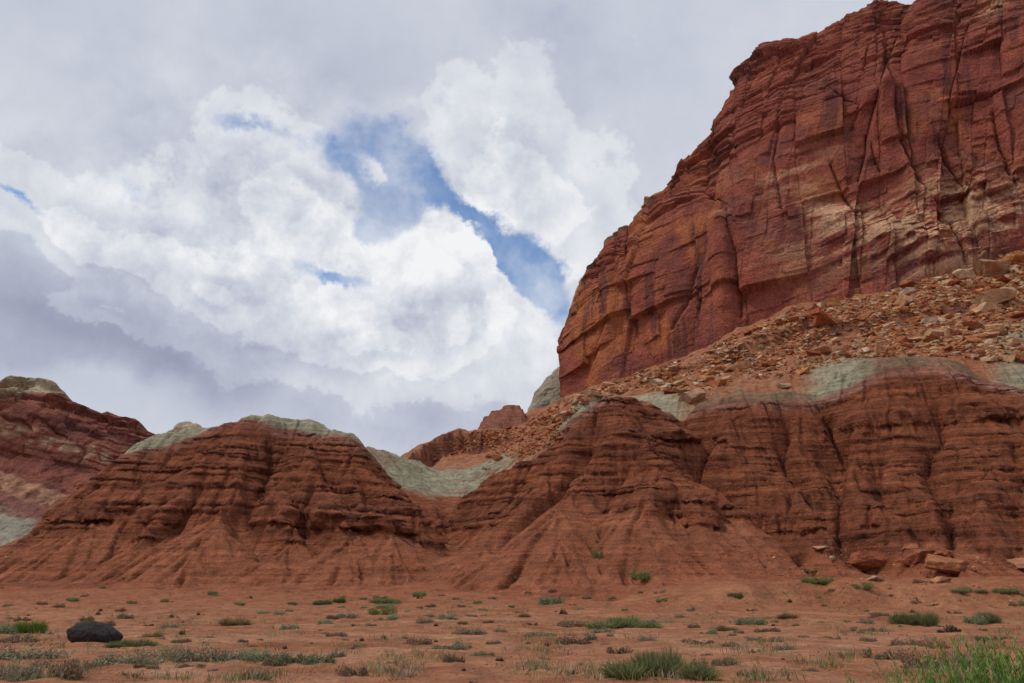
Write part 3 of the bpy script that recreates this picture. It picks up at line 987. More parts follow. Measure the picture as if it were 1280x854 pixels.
dip = 0.30
ST = Z - dip * (U - 90) + 0.8 * fbm(U / 40, Z / 40, 201, 3)      # height within the beds
wu = U + 4.0 * fbm(U / 22, Z / 22, 203, 4)
wz = Z + 4.0 * fbm(U / 22, Z / 22, 204, 4)
upper = sstep(0.52, 0.72, vfull + 0.10 * noise2(U / 30, Z / 30, 206))
# image-traced places on the wall, turned into wall coordinates
ipy = H0 / 2 - FPX * ((lambda q: (q[..., 2] - EYE) * math.cos(PITCH) / 1.0 - q[..., 1] * math.sin(PITCH))(S) / ((S[..., 1]) * math.cos(PITCH) + (S[..., 2] - EYE) * math.sin(PITCH)))
ipx = W0 / 2 + FPX * S[..., 0] / ((S[..., 1]) * math.cos(PITCH) + (S[..., 2] - EYE) * math.sin(PITCH))


def blob(x, y, rx, ry, ang=0.0):
    c, s = math.cos(R(ang)), math.sin(R(ang))
    ax, ay = ipx - x, ipy - y
    q = ((c * ax + s * ay) / rx) ** 2 + ((-s * ax + c * ay) / ry) ** 2
    return np.exp(-q)


def crack(pts, width):
    best = np.full(U.shape, 1e9)
    side = np.zeros(U.shape)
    jx = ipx + 1.0 * fbm(U / 6, Z / 6, 211, 3)
    jy = ipy + 1.0 * fbm(U / 6, Z / 6, 212, 3)
    for a, b in zip(np.array(pts[:-1], float), np.array(pts[1:], float)):
        ab = b - a
        t = np.clip(((jx - a[0]) * ab[0] + (jy - a[1]) * ab[1]) / (ab @ ab), 0, 1)
        ex, ey = jx - a[0] - t * ab[0], jy - a[1] - t * ab[1]
        d = np.hypot(ex, ey)
        m = d < best
        side = np.where(m, np.sign(ab[0] * ey - ab[1] * ex), side)
        best = np.where(m, d, best)
    return best, side


D = np.zeros(U.shape)
D += 2.2 * ridged(wu / 46, wz / 150, 221, 2, 0.4)
# great slabs split along joints, each face with its own set-back and tilt
smu = U + 0.45 * fbm(U / 12, Z / 16, 207, 3)
smz = ST + 0.6 * fbm(U / 12, Z / 16, 208, 3)
blocky = np.clip(0.05 + 0.75 * upper + 1.1 * blob(1130, 300, 130, 45, -12) + 0.8 * blob(1230, 250, 90, 90) + 0.5 * noise2(U / 25, Z / 25, 233), 0, 1.2)


def slab(u, s, seed, off, tu, ts, gap=0.0, gw=0.05):
    k1, k2, lu, ls, eu, es = blocks(u, s, seed)
    a, b, e = rnd(k1, k2, seed + 11), rnd(k1, k2, seed + 12), rnd(k1, k2, seed + 13)
    d = off * (a - 0.5) + tu * lu * (b - 0.5) * 2 + ts * ls * (e * 1.4 - 1.0)
    if gap:
        d = d - gap * np.exp(-(eu / gw) ** 2) * (e > 0.4)
    return d


D += slab((smu - 0.16 * smz) / 21, smz / 52, 231, 3.2, 2.8, 2.4, 0.5, 0.02)
D += slab((smu + 0.03 * smz) / 12 + 0.3, smz / 22, 235, 2.1, 1.9, 1.9, 0.25, 0.02)
D += (0.25 + blocky) * slab((smu - 0.1 * smz) / 6.5, smz / 9.0, 241, 1.3, 1.2, 1.3, 0.3, 0.03)
D += (0.05 + 0.8 * blocky) * slab((smu + 0.15 * smz) / 3.1, smz / 3.2, 245, 0.8, 0.6, 0.9)
D += (0.03 + 0.35 * blocky) * slab(smu / 1.6, smz / 1.1, 249, 0.5, 0.3, 0.6)
# bedded rim: ledges that step back one above the other
for per, am, sd in ((9.5, 1.7, 261), (4.1, 0.8, 263), (1.7, 0.28, 265)):
    s = ST / per + 0.14 * noise2(U / 30, Z / 30, sd)
    fr = s - np.floor(s)
    k = rnd(np.floor(s).astype(np.int64), np.floor(U / 60).astype(np.int64) * 0, sd)
    saw = np.where(fr < 0.12, -1.0 + fr / 0.12 * 2, 1 - (fr - 0.12) / 0.88 * 1.6)
    amp = np.clip(0.55 + 0.9 * noise2(U / 18 + k * 40, s * 0.0 + k * 9, sd + 1), 0, 1.4)
    D += am * saw * amp * (0.01 + 0.99 * upper) * (0.4 + 0.6 * k)
# traced features
b, s = crack([(1103, 62), (1108, 110), (1112, 150), (1122, 185), (1140, 215), (1155, 240)], 5)
D += np.where(s > 0, -1, 1) * -1.0 * np.exp(-(b / 26) ** 2) - 1.4 * np.exp(-(b / 2.6) ** 2)
for pts, dep, wd in (([(1040, 205), (1055, 240), (1070, 262)], 1.8, 3), ([(1175, 180), (1190, 205), (1215, 235)], 2.2, 3), ([(1245, 140), (1252, 180), (1265, 215)], 2.4, 4),
                     ([(870, 335), (858, 380), (842, 410)], 1.8, 3), ([(915, 270), (927, 330), (930, 400)], 2.2, 3), ([(1085, 170), (1092, 195), (1100, 215)], 1.4, 2.5),
                     ([(1045, 120), (1075, 140), (1065, 160)], 1.2, 2.5), ([(975, 160), (968, 200), (978, 260)], 1.5, 3), ([(890, 200), (880, 240), (905, 255)], 1.4, 3), ([(750, 350), (765, 400), (745, 450)], 1.3, 2.5),
                     ([(1170, 255), (1185, 275), (1205, 330)], 1.6, 3), ([(800, 300), (790, 350), (795, 420)], 1.2, 3)):
    b, s = crack(pts, wd)
    D -= 0.6 * dep * np.exp(-(b / wd) ** 2) + 0.5 * dep * np.where(s > 0, np.exp(-b / 16.0), 0)
D += 3.0 * np.exp(-(((ipx - 910 - 0.02 * (ipy - 330)) / 14) ** 2)) * sstep(262, 285, ipy)      # leaning pillar
D += 1.6 * blob(845, 385, 16, 40) + 3.5 * blob(1085, 130, 26, 14, -28) + 4.0 * blob(1120, 305, 75, 26, 18)
D += 0.07 * fbm(U / 1.8, ST / 1.5, 271, 4)
edge = sstep(1.0, 0.955, vfull)
D -= 2.4 * np.exp(-((U - 93) / 12) ** 2)
D = D * (0.35 + 0.65 * edge) * (0.45 + 0.55 * sstep(88, 112, U)) + 0
D[-nt:] *= np.linspace(1, 0.2, nt)[:, None]
SV = S + nrm * D[..., None]
SV[..., 2] += (1 - edge) * (1.2 * noise2(U / 5.0, 0 * U + 2.2, 281) + 0.8 * np.abs(noise2(U / 1.8, 0 * U + 7.2, 283)))

REDC, ORG, VARN, CREAM = C(.225, .061, .042), C(.370, .125, .050), C(.100, .036, .034), C(.54, .325, .195)
n1 = 0.5 + 0.5 * fbm(U / 30, Z / 22, 291, 4)
streak = 0.5 + 0.5 * fbm(U / 3.5, Z / 40, 293, 4)
ccol = lerp3(REDC, C(.255, .073, .047), np.clip(n1 * 1.5 - 0.3, 0, 1))
patch = 0.5 + 0.5 * fbm(wu / 16, wz / 20, 295, 4)
organge = np.clip(2.6 * (patch - 0.58) + 0.75 * blob(760, 420, 90, 90) + 0.5 * blob(880, 330, 70, 90) + 0.45 * blob(1000, 250, 60, 60) - 0.10, 0, 1)
ccol = lerp3(ccol, ORG, organge * 0.85)
va = sstep(0.52, 0.75, streak) * sstep(0.35, 0.7, 0.5 + 0.5 * noise2(U / 24, Z / 36, 297))
ccol = lerp3(ccol, VARN, va * 0.75)
va2 = sstep(0.1, 0.7, noise2(wu / 14, wz / 18, 298))
ccol = lerp3(ccol, C(.15, .052, .045), va2 * 0.7 * (1 - 0.7 * organge))
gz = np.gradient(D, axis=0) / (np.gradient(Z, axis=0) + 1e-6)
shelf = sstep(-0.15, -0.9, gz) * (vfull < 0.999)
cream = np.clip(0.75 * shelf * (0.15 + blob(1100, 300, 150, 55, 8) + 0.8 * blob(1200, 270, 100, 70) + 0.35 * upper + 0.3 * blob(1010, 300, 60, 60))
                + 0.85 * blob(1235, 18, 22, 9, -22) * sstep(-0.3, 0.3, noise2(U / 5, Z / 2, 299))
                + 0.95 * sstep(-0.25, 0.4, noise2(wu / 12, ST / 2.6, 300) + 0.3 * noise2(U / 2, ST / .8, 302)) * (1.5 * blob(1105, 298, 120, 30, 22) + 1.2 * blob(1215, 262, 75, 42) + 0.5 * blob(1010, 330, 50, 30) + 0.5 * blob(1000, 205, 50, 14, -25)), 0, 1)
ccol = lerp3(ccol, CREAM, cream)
rim = sstep(0.90, 0.97, vfull + 0.03 * noise2(U / 6, Z / 6, 303)) * (ipx < 830) * (ipx > 712)
ccol = lerp3(ccol, C(.36, .25, .15), rim * 0.75)
bandst = 0.5 + 0.5 * noise2(ST / 1.3, U * 0.01, 301)
ccol = ccol * (0.93 + 0.14 * bandst)[..., None]
o = link('cliff', mesh_from('cliff', SV.reshape(-1, 3), grid_faces(ny, nx)[:, ::-1], MAT_CLIFF, ccol.reshape(-1, 3)))
tag(o, 'huge red sandstone cliff with ledged rim rising above the rubble slope', 'cliff', None, 'structure')
# ---------------------------------------------------------------- farther rock: grey dome, distant mesa
def column_rock(name, top, base, mat, colorfn, dispfn, step, rows, back, lab, cat, wpow=1.4, lean=1.0):
    px = np.arange(top[0][0], top[-1][0] + step, step)
    t, b = polyline(top, px), polyline(base, px)
    B, Tt = lines_of_sight(px, b[:, 0], b[:, 1]), lines_of_sight(px, t[:, 0], t[:, 1])
    v = np.linspace(-0.15, 1, rows)
    return px, B, Tt, v


def build_far(name, px, B, Tt, v, prof, colorfn, dispfn, back, drop, lab, cat):
    w = prof(v)
    S = np.concatenate([B[None, :, :2] + (Tt - B)[None, :, :2] * w[:, None, None], (B[None, :, 2] + (Tt - B)[None, :, 2] * v[:, None])[..., None]], -1)
    tr = np.linspace(0, 1, 13)[1:]
    S = np.vstack([S, Tt[None] + np.stack([0 * tr, back * tr, -drop * tr ** 1.3], -1)[:, None, :]])
    vf = np.concatenate([v, np.full(12, 1.0)])[:, None] * np.ones((1, len(px)))
    du, dv = np.gradient(S, axis=1), np.gradient(S, axis=0)
    n = np.cross(du, dv)
    n /= np.linalg.norm(n, axis=-1, keepdims=True) + 1e-9
    if n[len(v) // 2, len(px) // 2, 1] > 0:
        n = -n
    for _ in range(8):
        n[1:-1] = (n[:-2] + 2 * n[1:-1] + n[2:]) / 4
    D = dispfn(S, vf)
    c = colorfn(S, vf, D)
    SV = S + n * D[..., None]
    o = link(name, mesh_from(name, SV.reshape(-1, 3), grid_faces(*S.shape[:2])[:, ::-1], MAT_FAR, c.reshape(-1, 3)))
    tag(o, lab, cat, None, 'structure')
    return o


# distant mesa on the left
MT = [(-160, 440, 720), (-60, 462, 720), (0, 476, 720), (6, 471, 720), (14, 469, 720), (40, 473, 720), (62, 478, 720), (74, 487, 720), (83, 500, 715), (100, 506, 712), (118, 513, 710), (128, 517, 708), (134, 514, 707), (144, 518, 706), (150, 520, 705), (158, 519, 703), (170, 523, 702), (172, 533, 702), (185, 538, 700), (197, 544, 698), (202, 549, 700), (230, 556, 705), (300, 575, 715)]
MB = [(-160, 690, 560), (0, 690, 560), (60, 680, 565), (130, 665, 575), (300, 650, 600)]
mpx = np.arange(-160, 300, 0.7)
mt, mb = polyline(MT, mpx), polyline(MB, mpx)
MB3, MT3 = lines_of_sight(mpx, mb[:, 0], mb[:, 1]), lines_of_sight(mpx, mt[:, 0], mt[:, 1])
MB3[:, 2] -= 0
mv = np.linspace(-0.25, 1, 300)


def screen(S):
    dpt = S[..., 1] * math.cos(PITCH) + (S[..., 2] - EYE) * math.sin(PITCH)
    return W0 / 2 + FPX * S[..., 0] / dpt, H0 / 2 - FPX * ((S[..., 2] - EYE) * math.cos(PITCH) - S[..., 1] * math.sin(PITCH)) / dpt


def mesa_bed(S):
    # beds fall to the right; 0 at the foot of the wall, 1 at the rim of the red beds
    x, y = screen(S)
    return x, y


def mesa_prof(v):
    # apron, wall, stepped upper beds
    return np.interp(v, [-0.25, 0, 0.28, 0.46, 0.50, 0.72, 0.76, 0.9, 1.0], [-0.35, 0, 0.42, 0.66, 0.69, 0.74, 0.80, 0.93, 1.0])


def mesa_disp(S, vf):
    X, Z = S[..., 0], S[..., 2]
    wall = sstep(0.46, 0.52, vf) * (1 - sstep(0.72, 0.76, vf))
    upb = sstep(0.72, 0.76, vf)
    D = 6 * fbm(X / 60, Z / 120, 401, 3) * sstep(-0.1, 0.3, vf)
    f1, f2, cid, ox, oy = cells(X / 26 + 0.4 * fbm(X / 30, Z / 30, 403, 3), Z / 45, 405)
    D += wall * (7 * (cid - 0.5) - 1.2 * np.exp(-((f2 - f1) / 0.05) ** 2))
    st = Z + 0.22 * (X + 400) + 2.5 * fbm(X / 50, Z / 50, 407, 3)
    for per, am, sd in ((16, 6, 409), (7, 2.6, 411)):
        fr = st / per - np.floor(st / per)
        D += am * (np.where(fr < 0.15, -1 + fr / 0.15 * 2, 1 - (fr - 0.15) / 0.85 * 1.6)) * (0.25 + 0.75 * upb) * np.clip(0.6 + noise2(X / 40, st / per * 0 + 3, sd), 0.1, 1.4) * (vf > 0.2)
    f1, f2, cid, ox, oy = cells(X / 11, Z / 8, 413)
    D += (0.25 + upb) * 4.0 * (cid - 0.5)
    D += (1 - sstep(0.4, 0.5, vf)) * 2.0 * fbm(X / 14, Z / 9, 415, 4)
    return D * np.clip(1.02 - sstep(0.97, 1, vf) * 0.8, 0, 1)


def mesa_col(S, vf, D):
    X, Z = S[..., 0], S[..., 2]
    sx, sy = screen(S)
    st = Z + 0.22 * (X + 400) + 2.5 * fbm(X / 50, Z / 50, 407, 3)
    n = 0.5 + 0.5 * fbm(X / 40, Z / 30, 421, 4)
    c = lerp3(C(.175, .058, .044), C(.265, .092, .056), np.clip(n * 1.4 - .2, 0, 1))
    c = lerp3(c, C(.115, .043, .038), sstep(0.0, 0.5, noise2(st / 5.0, X * 0.004, 423)) * 0.75)
    # cream beds in the wall
    cy = 533 + 0.30 * np.clip(sx, 0, 250) + 6 * noise2(sx / 14, 0 * sx, 425)
    cream = np.exp(-((sy - cy) / 8.0) ** 2) * sstep(-0.35, 0.25, noise2(sx / 16, sy / 9, 427))
    c = lerp3(c, C(.42, .29, .19), cream * 0.85)
    c = lerp3(c, C(.36, .20, .13), sstep(0.25, 0.6, noise2(st / 3.2, X * 0.006, 435)) * sstep(-0.2, 0.4, noise2(X / 40, Z / 12, 437)) * 0.6 * (vf > 0.45))
    dome = sstep(-3, 2, (497 + 3 * noise2(sx / 10, 0 * sx, 429)) - sy) * (sx < 84) * (sx > -200)
    c = lerp3(c, C(.42, .34, .225), dome * sstep(14, 2, np.abs(sx - 40) - 34))
    # rubble ribbon, mauve apron, grey-green toe
    ry = 585 + 0.42 * sx
    rub = sstep(-2, 4, sy - ry) * sstep(34, 22, sy - ry)
    c = lerp3(c, lerp3(C(.42, .225, .135), C(.21, .088, .06), np.clip(0.5 + fbm(X / 9, Z / 6, 431, 3), 0, 1)), rub)
    c = lerp3(c, lerp3(C(.20, .088, .075), C(.26, .10, .075), n), sstep(26, 34, sy - ry))
    c = lerp3(c, lerp3(C(.30, .26, .20), C(.27, .27, .20), n), sstep(45, 58, sy - ry + 8 * noise2(sx / 20, sy / 6, 433)))
    return c


build_far('mesa', mpx, MB3, MT3, mv, mesa_prof, mesa_col, mesa_disp, 160, 60, 'distant red mesa with a cream dome on top beyond the round-topped hill', 'mesa')


def simple_rock(name, top, base, rows, step, colf, dispf, back, drop, lab, cat, p=0.5):
    px = np.arange(top[0][0], top[-1][0] + 0.1, step)
    t, b = polyline(top, px), polyline(base, px)
    B, Tt = lines_of_sight(px, b[:, 0], b[:, 1]), lines_of_sight(px, t[:, 0], t[:, 1])
    v = np.linspace(-0.2, 1, rows)
    return build_far(name, px, B, Tt, v, lambda q: np.sign(q) * (1 - np.sqrt(np.clip(1 - np.abs(q) ** 1.6, 0, 1))) * 0.6 + 0.4 * q, colf, dispf, back, drop, lab, cat)


def dome_col(S, vf, D):
    X, Z = S[..., 0], S[..., 2]
    n = 0.5 + 0.5 * fbm(X / 6 + Z / 9, Z / 3 - X / 12, 441, 4)
    return lerp3(C(.30, .255, .185), C(.37, .315, .225), np.clip(n, 0, 1))


def dome_disp(S, vf):
    return 0.6 * fbm(S[..., 0] / 8, S[..., 2] / 5, 443, 4)


simple_rock('rock_dome', [(655, 522, 300), (660, 511, 300), (666, 496, 300), (675, 482, 301), (686, 470, 303), (695, 462, 305), (706, 455, 307), (740, 445, 310)],
            [(655, 545, 285), (740, 530, 285)], 70, 0.8, dome_col, dome_disp, 60, 40, 'smooth grey sandstone dome peeking out behind the left end of the cliff', 'rock dome')


def pale_col(S, vf, D):
    X, Z = S[..., 0], S[..., 2]
    return lerp3(C(.36, .28, .19), C(.42, .35, .25), np.clip(0.5 + 0.6 * fbm(X / 8, Z / 4, 445, 4), 0, 1))


simple_rock('pale_knoll', [(196, 556, 520), (205, 545, 520), (214, 535, 520), (224, 529, 520), (232, 528, 520), (243, 529, 520), (252, 534, 520), (262, 545, 520), (272, 560, 520)],
            [(196, 600, 500), (272, 600, 500)], 60, 0.6, pale_col, lambda S, vf: 1.6 * fbm(S[..., 0] / 9, S[..., 2] / 5, 447, 4), 60, 40, 'pale cream rock knoll just showing behind the green capped hill', 'knoll')
# ---------------------------------------------------------------- boulders and rubble
def ico(sub):
    bm_v = []
    t = (1 + 5 ** .5) / 2
    v = [(-1, t, 0), (1, t, 0), (-1, -t, 0), (1, -t, 0), (0, -1, t), (0, 1, t), (0, -1, -t), (0, 1, -t), (t, 0, -1), (t, 0, 1), (-t, 0, -1), (-t, 0, 1)]
    f = [(0, 11, 5), (0, 5, 1), (0, 1, 7), (0, 7, 10), (0, 10, 11), (1, 5, 9), (5, 11, 4), (11, 10, 2), (10, 7, 6), (7, 1, 8), (3, 9, 4), (3, 4, 2), (3, 2, 6), (3, 6, 8), (3, 8, 9), (4, 9, 5), (2, 4, 11), (6, 2, 10), (8, 6, 7), (9, 8, 1)]
    v = [np.array(p, float) / np.linalg.norm(p) for p in v]
    for _ in range(sub):
        mid, nf = {}, []

        def m(a, b):
            k = (min(a, b), max(a, b))
            if k not in mid:
                p = v[a] + v[b]
                v.append(p / np.linalg.norm(p))
                mid[k] = len(v) - 1
            return mid[k]
        for a, b, c in f:
            ab, bc, ca = m(a, b), m(b, c), m(c, a)
            nf += [(a, ab, ca), (b, bc, ab), (c, ca, bc), (ab, bc, ca)]
        f = nf
    return np.array(v), np.array(f)


def rock_shape(seed, sub, cuts, dims, rough=0.05):
    """an angular block: a ball cut by flat joint faces, then weathered"""
    r = np.random.default_rng(seed)
    v, f = ico(sub)
    p = v * 1.25
    for k in range(cuts):
        n = r.normal(size=3)
        if k < 5:
            n = np.eye(3)[k % 3] * (1 if k < 3 else -1) + 0.22 * r.normal(size=3)
        n /= np.linalg.norm(n)
        dd = r.uniform(0.55, 0.85)
        over = np.maximum(p @ n - dd, 0)
        p = p - over[:, None] * n
    a = noise2(p[:, 0] * 2.2 + seed, p[:, 1] * 2.2 + p[:, 2] * 1.7, seed)
    b = noise2(p[:, 0] * 5.2 + seed, p[:, 2] * 5.2 + p[:, 1] * 3.1, seed + 3)
    p = p * (1 + rough * a + rough * 0.5 * b)[:, None]
    p = p / np.abs(p).max(0) * np.array(dims) * 0.5
    return p, f


SANDS = [C(.52, .32, .18), C(.46, .25, .13), C(.37, .135, .06), C(.56, .42, .29), C(.29, .085, .043), C(.48, .21, .08)]
TAL = []
for i in range(14):
    dims = (1, 0.55 + 0.4 * cr.random(), 0.28 + 0.35 * cr.random())
    p, f = rock_shape(300 + i, 3, 9, dims, 0.035)
    c = SANDS[i % len(SANDS)] * (0.9 + 0.2 * cr.random())
    cv = np.ones((len(p), 1)) * c * (0.92 + 0.16 * rnd(np.arange(len(p)), np.arange(len(p)) * 0, i))[:, None]
    TAL.append(mesh_from('boulder', p, f, MAT_STONE, cv, smooth=False))

tr_ = np.random.default_rng(77)


def talus_pixels(n, xmax=1282):
    out = []
    while len(out) < n:
        k = n * 3
        x = tr_.uniform(690, xmax, k)
        top = np.interp(x, [700, 760, 820, 870, 940, 1000, 1100, 1200, 1282, 1450], [500, 480, 460, 443, 408, 385, 368, 335, 313, 285])
        bot = np.interp(x, [690, 740, 800, 860, 880, 940, 1000, 1060, 1130, 1200, 1240, 1282, 1450], [540, 500, 486, 496, 488, 478, 468, 450, 445, 446, 455, 450, 430])
        y = top + (bot - top) * tr_.random(k)
        dens = 0.36 + 0.7 * noise2(x / 45.0, y / 22.0, 501) + 0.4 * noise2(x / 14.0, y / 8.0, 503) + 0.4 * (x - 850) / 300
        u = tr_.random(k)
        out += [(a, b) for a, b, q, w in zip(x, y, dens, u) if w < np.clip(q, 0.08, 1)]
    return np.array(out[:n])


def ridge_pixels(n):
    out = []
    while len(out) < n:
        x, y = tr_.uniform(528, 700, n), tr_.uniform(505, 582, n)
        ok = (y > np.interp(x, [520, 575, 600, 655, 665, 700], [584, 552, 538, 534, 524, 502])) & (y < np.interp(x, [520, 600, 650, 700], [580, 562, 575, 555]))
        out += list(zip(x[ok], y[ok]))
    return np.array(out[:n])


def place_rock(me, name, px, py, wpx, rot=None, sq=None, sink=0.30, pos=None):
    h = hit(px, py)[0] if pos is None else pos
    if np.isnan(h[0]) or h[1] > 257:
        return None
    w = wpx / FPX * np.linalg.norm(h - np.array([0, 0, EYE]))
    o = link(name, me)
    o.scale = (w, w * (0.8 + 0.4 * random.random()), w * (sq or (0.8 + 0.5 * random.random())))
    o.rotation_euler = (random.uniform(-.25, .25), random.uniform(-.25, .25), rot if rot is not None else random.uniform(0, 6.28))
    zext = max(v[2] for v in me.vertices[0:1]) if False else 0.22 * o.scale[2]
    o.location = (h[0], h[1], h[2] + zext * (1 - sink * 2))
    return o


pts = talus_pixels(290)
hp = hit(pts[:, 0], pts[:, 1])
order = 0
for (px, py), h in zip(pts, hp):
    if np.isnan(h[0]) or ledge_at(h[0:1], h[1:2])[0] > 0.85:
        continue
    w = 8.0 + 11 * tr_.random() ** 2.0 + (11.0 if tr_.random() < 0.14 else 0)
    k = tr_.integers(len(TAL))
    o = place_rock(TAL[k], 'boulder', px, py, w, pos=h)
    if o:
        tone = ('pale buff', 'tan', 'red brown', 'cream', 'dark red', 'orange brown')[k % 6]
        side = 'under the pillar end of the cliff' if px < 940 else ('under the cracked middle of the cliff' if px < 1100 else 'under the cream banded cliff foot')
        tag(o, '%s boulder on the rubble %s' % (tone, side), 'boulder', '%s boulders of the rubble, %s' % (tone, side))
pts = ridge_pixels(34)
hp = hit(pts[:, 0], pts[:, 1])
for (px, py), h in zip(pts, hp):
    if np.isnan(h[0]) or ledge_at(h[0:1], h[1:2])[0] > 0.2:
        continue
    k = (2, 4, 8, 10, 5, 1)[tr_.integers(6)]
    o = place_rock(TAL[k], 'boulder', px, py, 5 + 8 * tr_.random() ** 2, pos=h)
    if o:
        tag(o, 'rusty block among the rubble on the low ridge beyond the saddle', 'boulder', 'blocks on the ridge beyond the saddle')
BIG = [  # px, py (foot), width, colour, flatness, label
    (866, 503, 34, C(.46, .29, .19), .75, 'large pale cracked slab perched on the hill rim at the head of the gully'),
    (848, 484, 15, C(.46, .31, .19), .9, 'cream block lying just up the slope from the large pale slab'),
    (980, 487, 16, C(.44, .29, .18), .55, 'thin tan slab lodged in a notch of the hill rim'),
    (845, 470, 16, C(.42, .27, .16), .6, 'flat tan slab on the edge of the purple ledge'),
    (1208, 350, 24, C(.50, .36, .23), .95, 'big pale cube-shaped boulder at the foot of the cliff'),
    (1245, 345, 36, C(.38, .21, .12), .9, 'bulky brown boulder jammed against the cliff foot'),
    (1240, 380, 40, C(.46, .30, .18), .55, 'long pale outcrop slab across the upper rubble'),
    (1135, 372, 18, C(.50, .36, .24), .7, 'pale double block near the overhang at the cliff base'),
    (1160, 407, 17, C(.50, .37, .26), .7, 'pale flat-topped boulder in the middle of the rubble'),
    (1235, 424, 26, C(.44, .23, .12), .5, 'wide orange slab low on the rubble slope'),
    (1032, 408, 38, C(.38, .155, .075), .45, 'broad rusty slab tilted on the rubble below the cliff'),
    (1040, 385, 18, C(.42, .19, .075), .95, 'orange upright block on the upper rubble'),
    (900, 424, 28, C(.36, .13, .065), .6, 'leaning red slab at the foot of the cliff pillar'),
    (1127, 430, 13, C(.34, .12, .06), 1.0, 'red cube-shaped boulder low on the rubble'),
    (622, 578, 14, C(.42, .17, .075), .9, 'orange boulder sitting on the grey green saddle'),
    (612, 574, 11, C(.40, .17, .08), .8, 'smaller orange boulder next to its larger twin on the saddle'),
    (609, 589, 10, C(.46, .37, .25), .9, 'cream boulder below the orange pair on the saddle'),
    (1093, 712, 52, C(.30, .10, .05), .7, 'big red brown angular boulder at the foot of the broad hills'),
    (1148, 704, 36, C(.29, .10, .052), .7, 'red boulder leaning behind the long orange one'),
    (1184, 716, 47, C(.38, .155, .075), .45, 'long orange flat-topped boulder at the hill foot'),
    (1176, 731, 24, C(.44, .21, .11), .6, 'small orange boulder in front of the long orange one'),
    (1097, 728, 20, C(.48, .33, .20), .5, 'pale tan stone lying in front of the big angular boulder'),
    (1282, 716, 30, C(.40, .19, .10), .7, 'orange boulder cut off by the right edge of the photo'),
    (1134, 694, 24, C(.34, .13, .07), .6, 'red slab wedged above the boulder pile'),
    (1180, 697, 18, C(.30, .10, .055), .7, 'dark red block topping the boulder pile'),
    (1040, 702, 12, C(.44, .27, .17), .6, 'small buff stone left of the boulder pile'),
    (1148, 731, 14, C(.34, .17, .10), .6, 'low brown stone between the orange boulders and the bank'),
    (1026, 692, 16, C(.40, .24, .15), .5, 'thin buff slab lying in the gully mouth'),
]
bigh = hit([b[0] for b in BIG], [b[1] - 2 for b in BIG])
for i, (px, py, w, c, sq, lab) in enumerate(BIG):
    p, f = rock_shape(700 + i, 4, 11, (1, .8, .75), 0.05)
    n = 0.5 + 0.5 * noise2(p[:, 0] * 3, p[:, 2] * 3 + p[:, 1], 20 + i)
    o = place_rock(mesh_from('boulder', p, f, MAT_STONE, lerp3(c * 0.82, c * 1.1, n), smooth=False), 'boulder', px, py - 2, w * 1.08, rot=random.uniform(-.4, .4), sq=sq, sink=0.1, pos=bigh[i])
    if o:
        tag(o, lab, 'boulder')

# the black boulder on the flat
p, f = ico(5)
top_ = np.sign(p[:, 2]) * np.abs(p[:, 2]) ** 1.0
p = np.stack([np.sign(p[:, 0]) * np.abs(p[:, 0]) ** 1.0 * .5, p[:, 1] * .36, top_ * (.235 - .05 * p[:, 0])], -1)
p = p * (1 + 0.05 * fbm(p[:, 0] * 3 + p[:, 1] * 2, p[:, 2] * 5 + p[:, 1], 913, 3) + 0.022 * fbm(p[:, 0] * 12, p[:, 2] * 14 + p[:, 1] * 9, 915, 4) - 0.03 * np.maximum(fbm(p[:, 0] * 5 + 3, p[:, 2] * 9 + p[:, 1] * 4, 919, 2) - 0.4, 0))[:, None]
MAT_LAVA = rock_material('dark_lava', 16.0, 3.0, 0.35, rough=0.8)
o = link('boulder', mesh_from('boulder', p, f, MAT_LAVA, np.ones((len(p), 1)) * C(.030, .025, .025) * (0.8 + 0.5 * (0.5 + 0.5 * fbm(p[:, 0] * 6, p[:, 2] * 8 + p[:, 1] * 4, 917, 3)))[:, None]))
h = hit(108, 805)[0]
w = 62 / FPX * h[1]
o.scale = (w, w, w)
o.location = (h[0], h[1] + 0.4 * w * .7, h[2] + w * 0.14)
o.rotation_euler = (0, R(6), R(8))
tag(o, 'smooth black lava boulder sitting on the red flat', 'boulder')

# loose rubble too small and many to count
def rubble(name, pix, size, tones, lab, seed, sub=1):
    h = hit(pix[:, 0], pix[:, 1])
    ok = ~np.isnan(h[:, 0]) & (h[:, 1] < 256)
    if name == 'rubble':
        q_ = ledge_at(h[:, 0], h[:, 1])
        ok &= ~((q_ > 0.55) & (np.random.default_rng(seed + 1).random(len(q_)) < 0.35))
    h = h[ok]
    r = np.random.default_rng(seed)
    shapes = [rock_shape(seed + i, sub, 7, (1, .8, .5), 0.04) for i in range(10)]
    V_, F_, C_ = [], [], []
    off = 0
    for q in h:
        p, f = shapes[r.integers(10)]
        s = size[0] + (size[1] - size[0]) * r.random() ** 2.5
        s = s / FPX * np.linalg.norm(q)
        a = r.uniform(0, 6.28)
        M = np.array([[math.cos(a), -math.sin(a), 0], [math.sin(a), math.cos(a), 0], [0.2 * r.normal(), 0.2 * r.normal(), 1]])
        pp = (p * np.array([s, s * r.uniform(.7, 1), s * r.uniform(.5, 1.1)])) @ M.T + q
        V_.append(pp)
        F_.append(f + off)
        off += len(p)
        C_.append(np.ones((len(p), 1)) * tones[r.integers(len(tones))] * r.uniform(.8, 1.15))
    o = link(name, mesh_from(name, np.vstack(V_), np.vstack(F_), MAT_STONE, np.vstack(C_), smooth=False))
    return tag(o, lab, 'rubble', None, 'stuff')


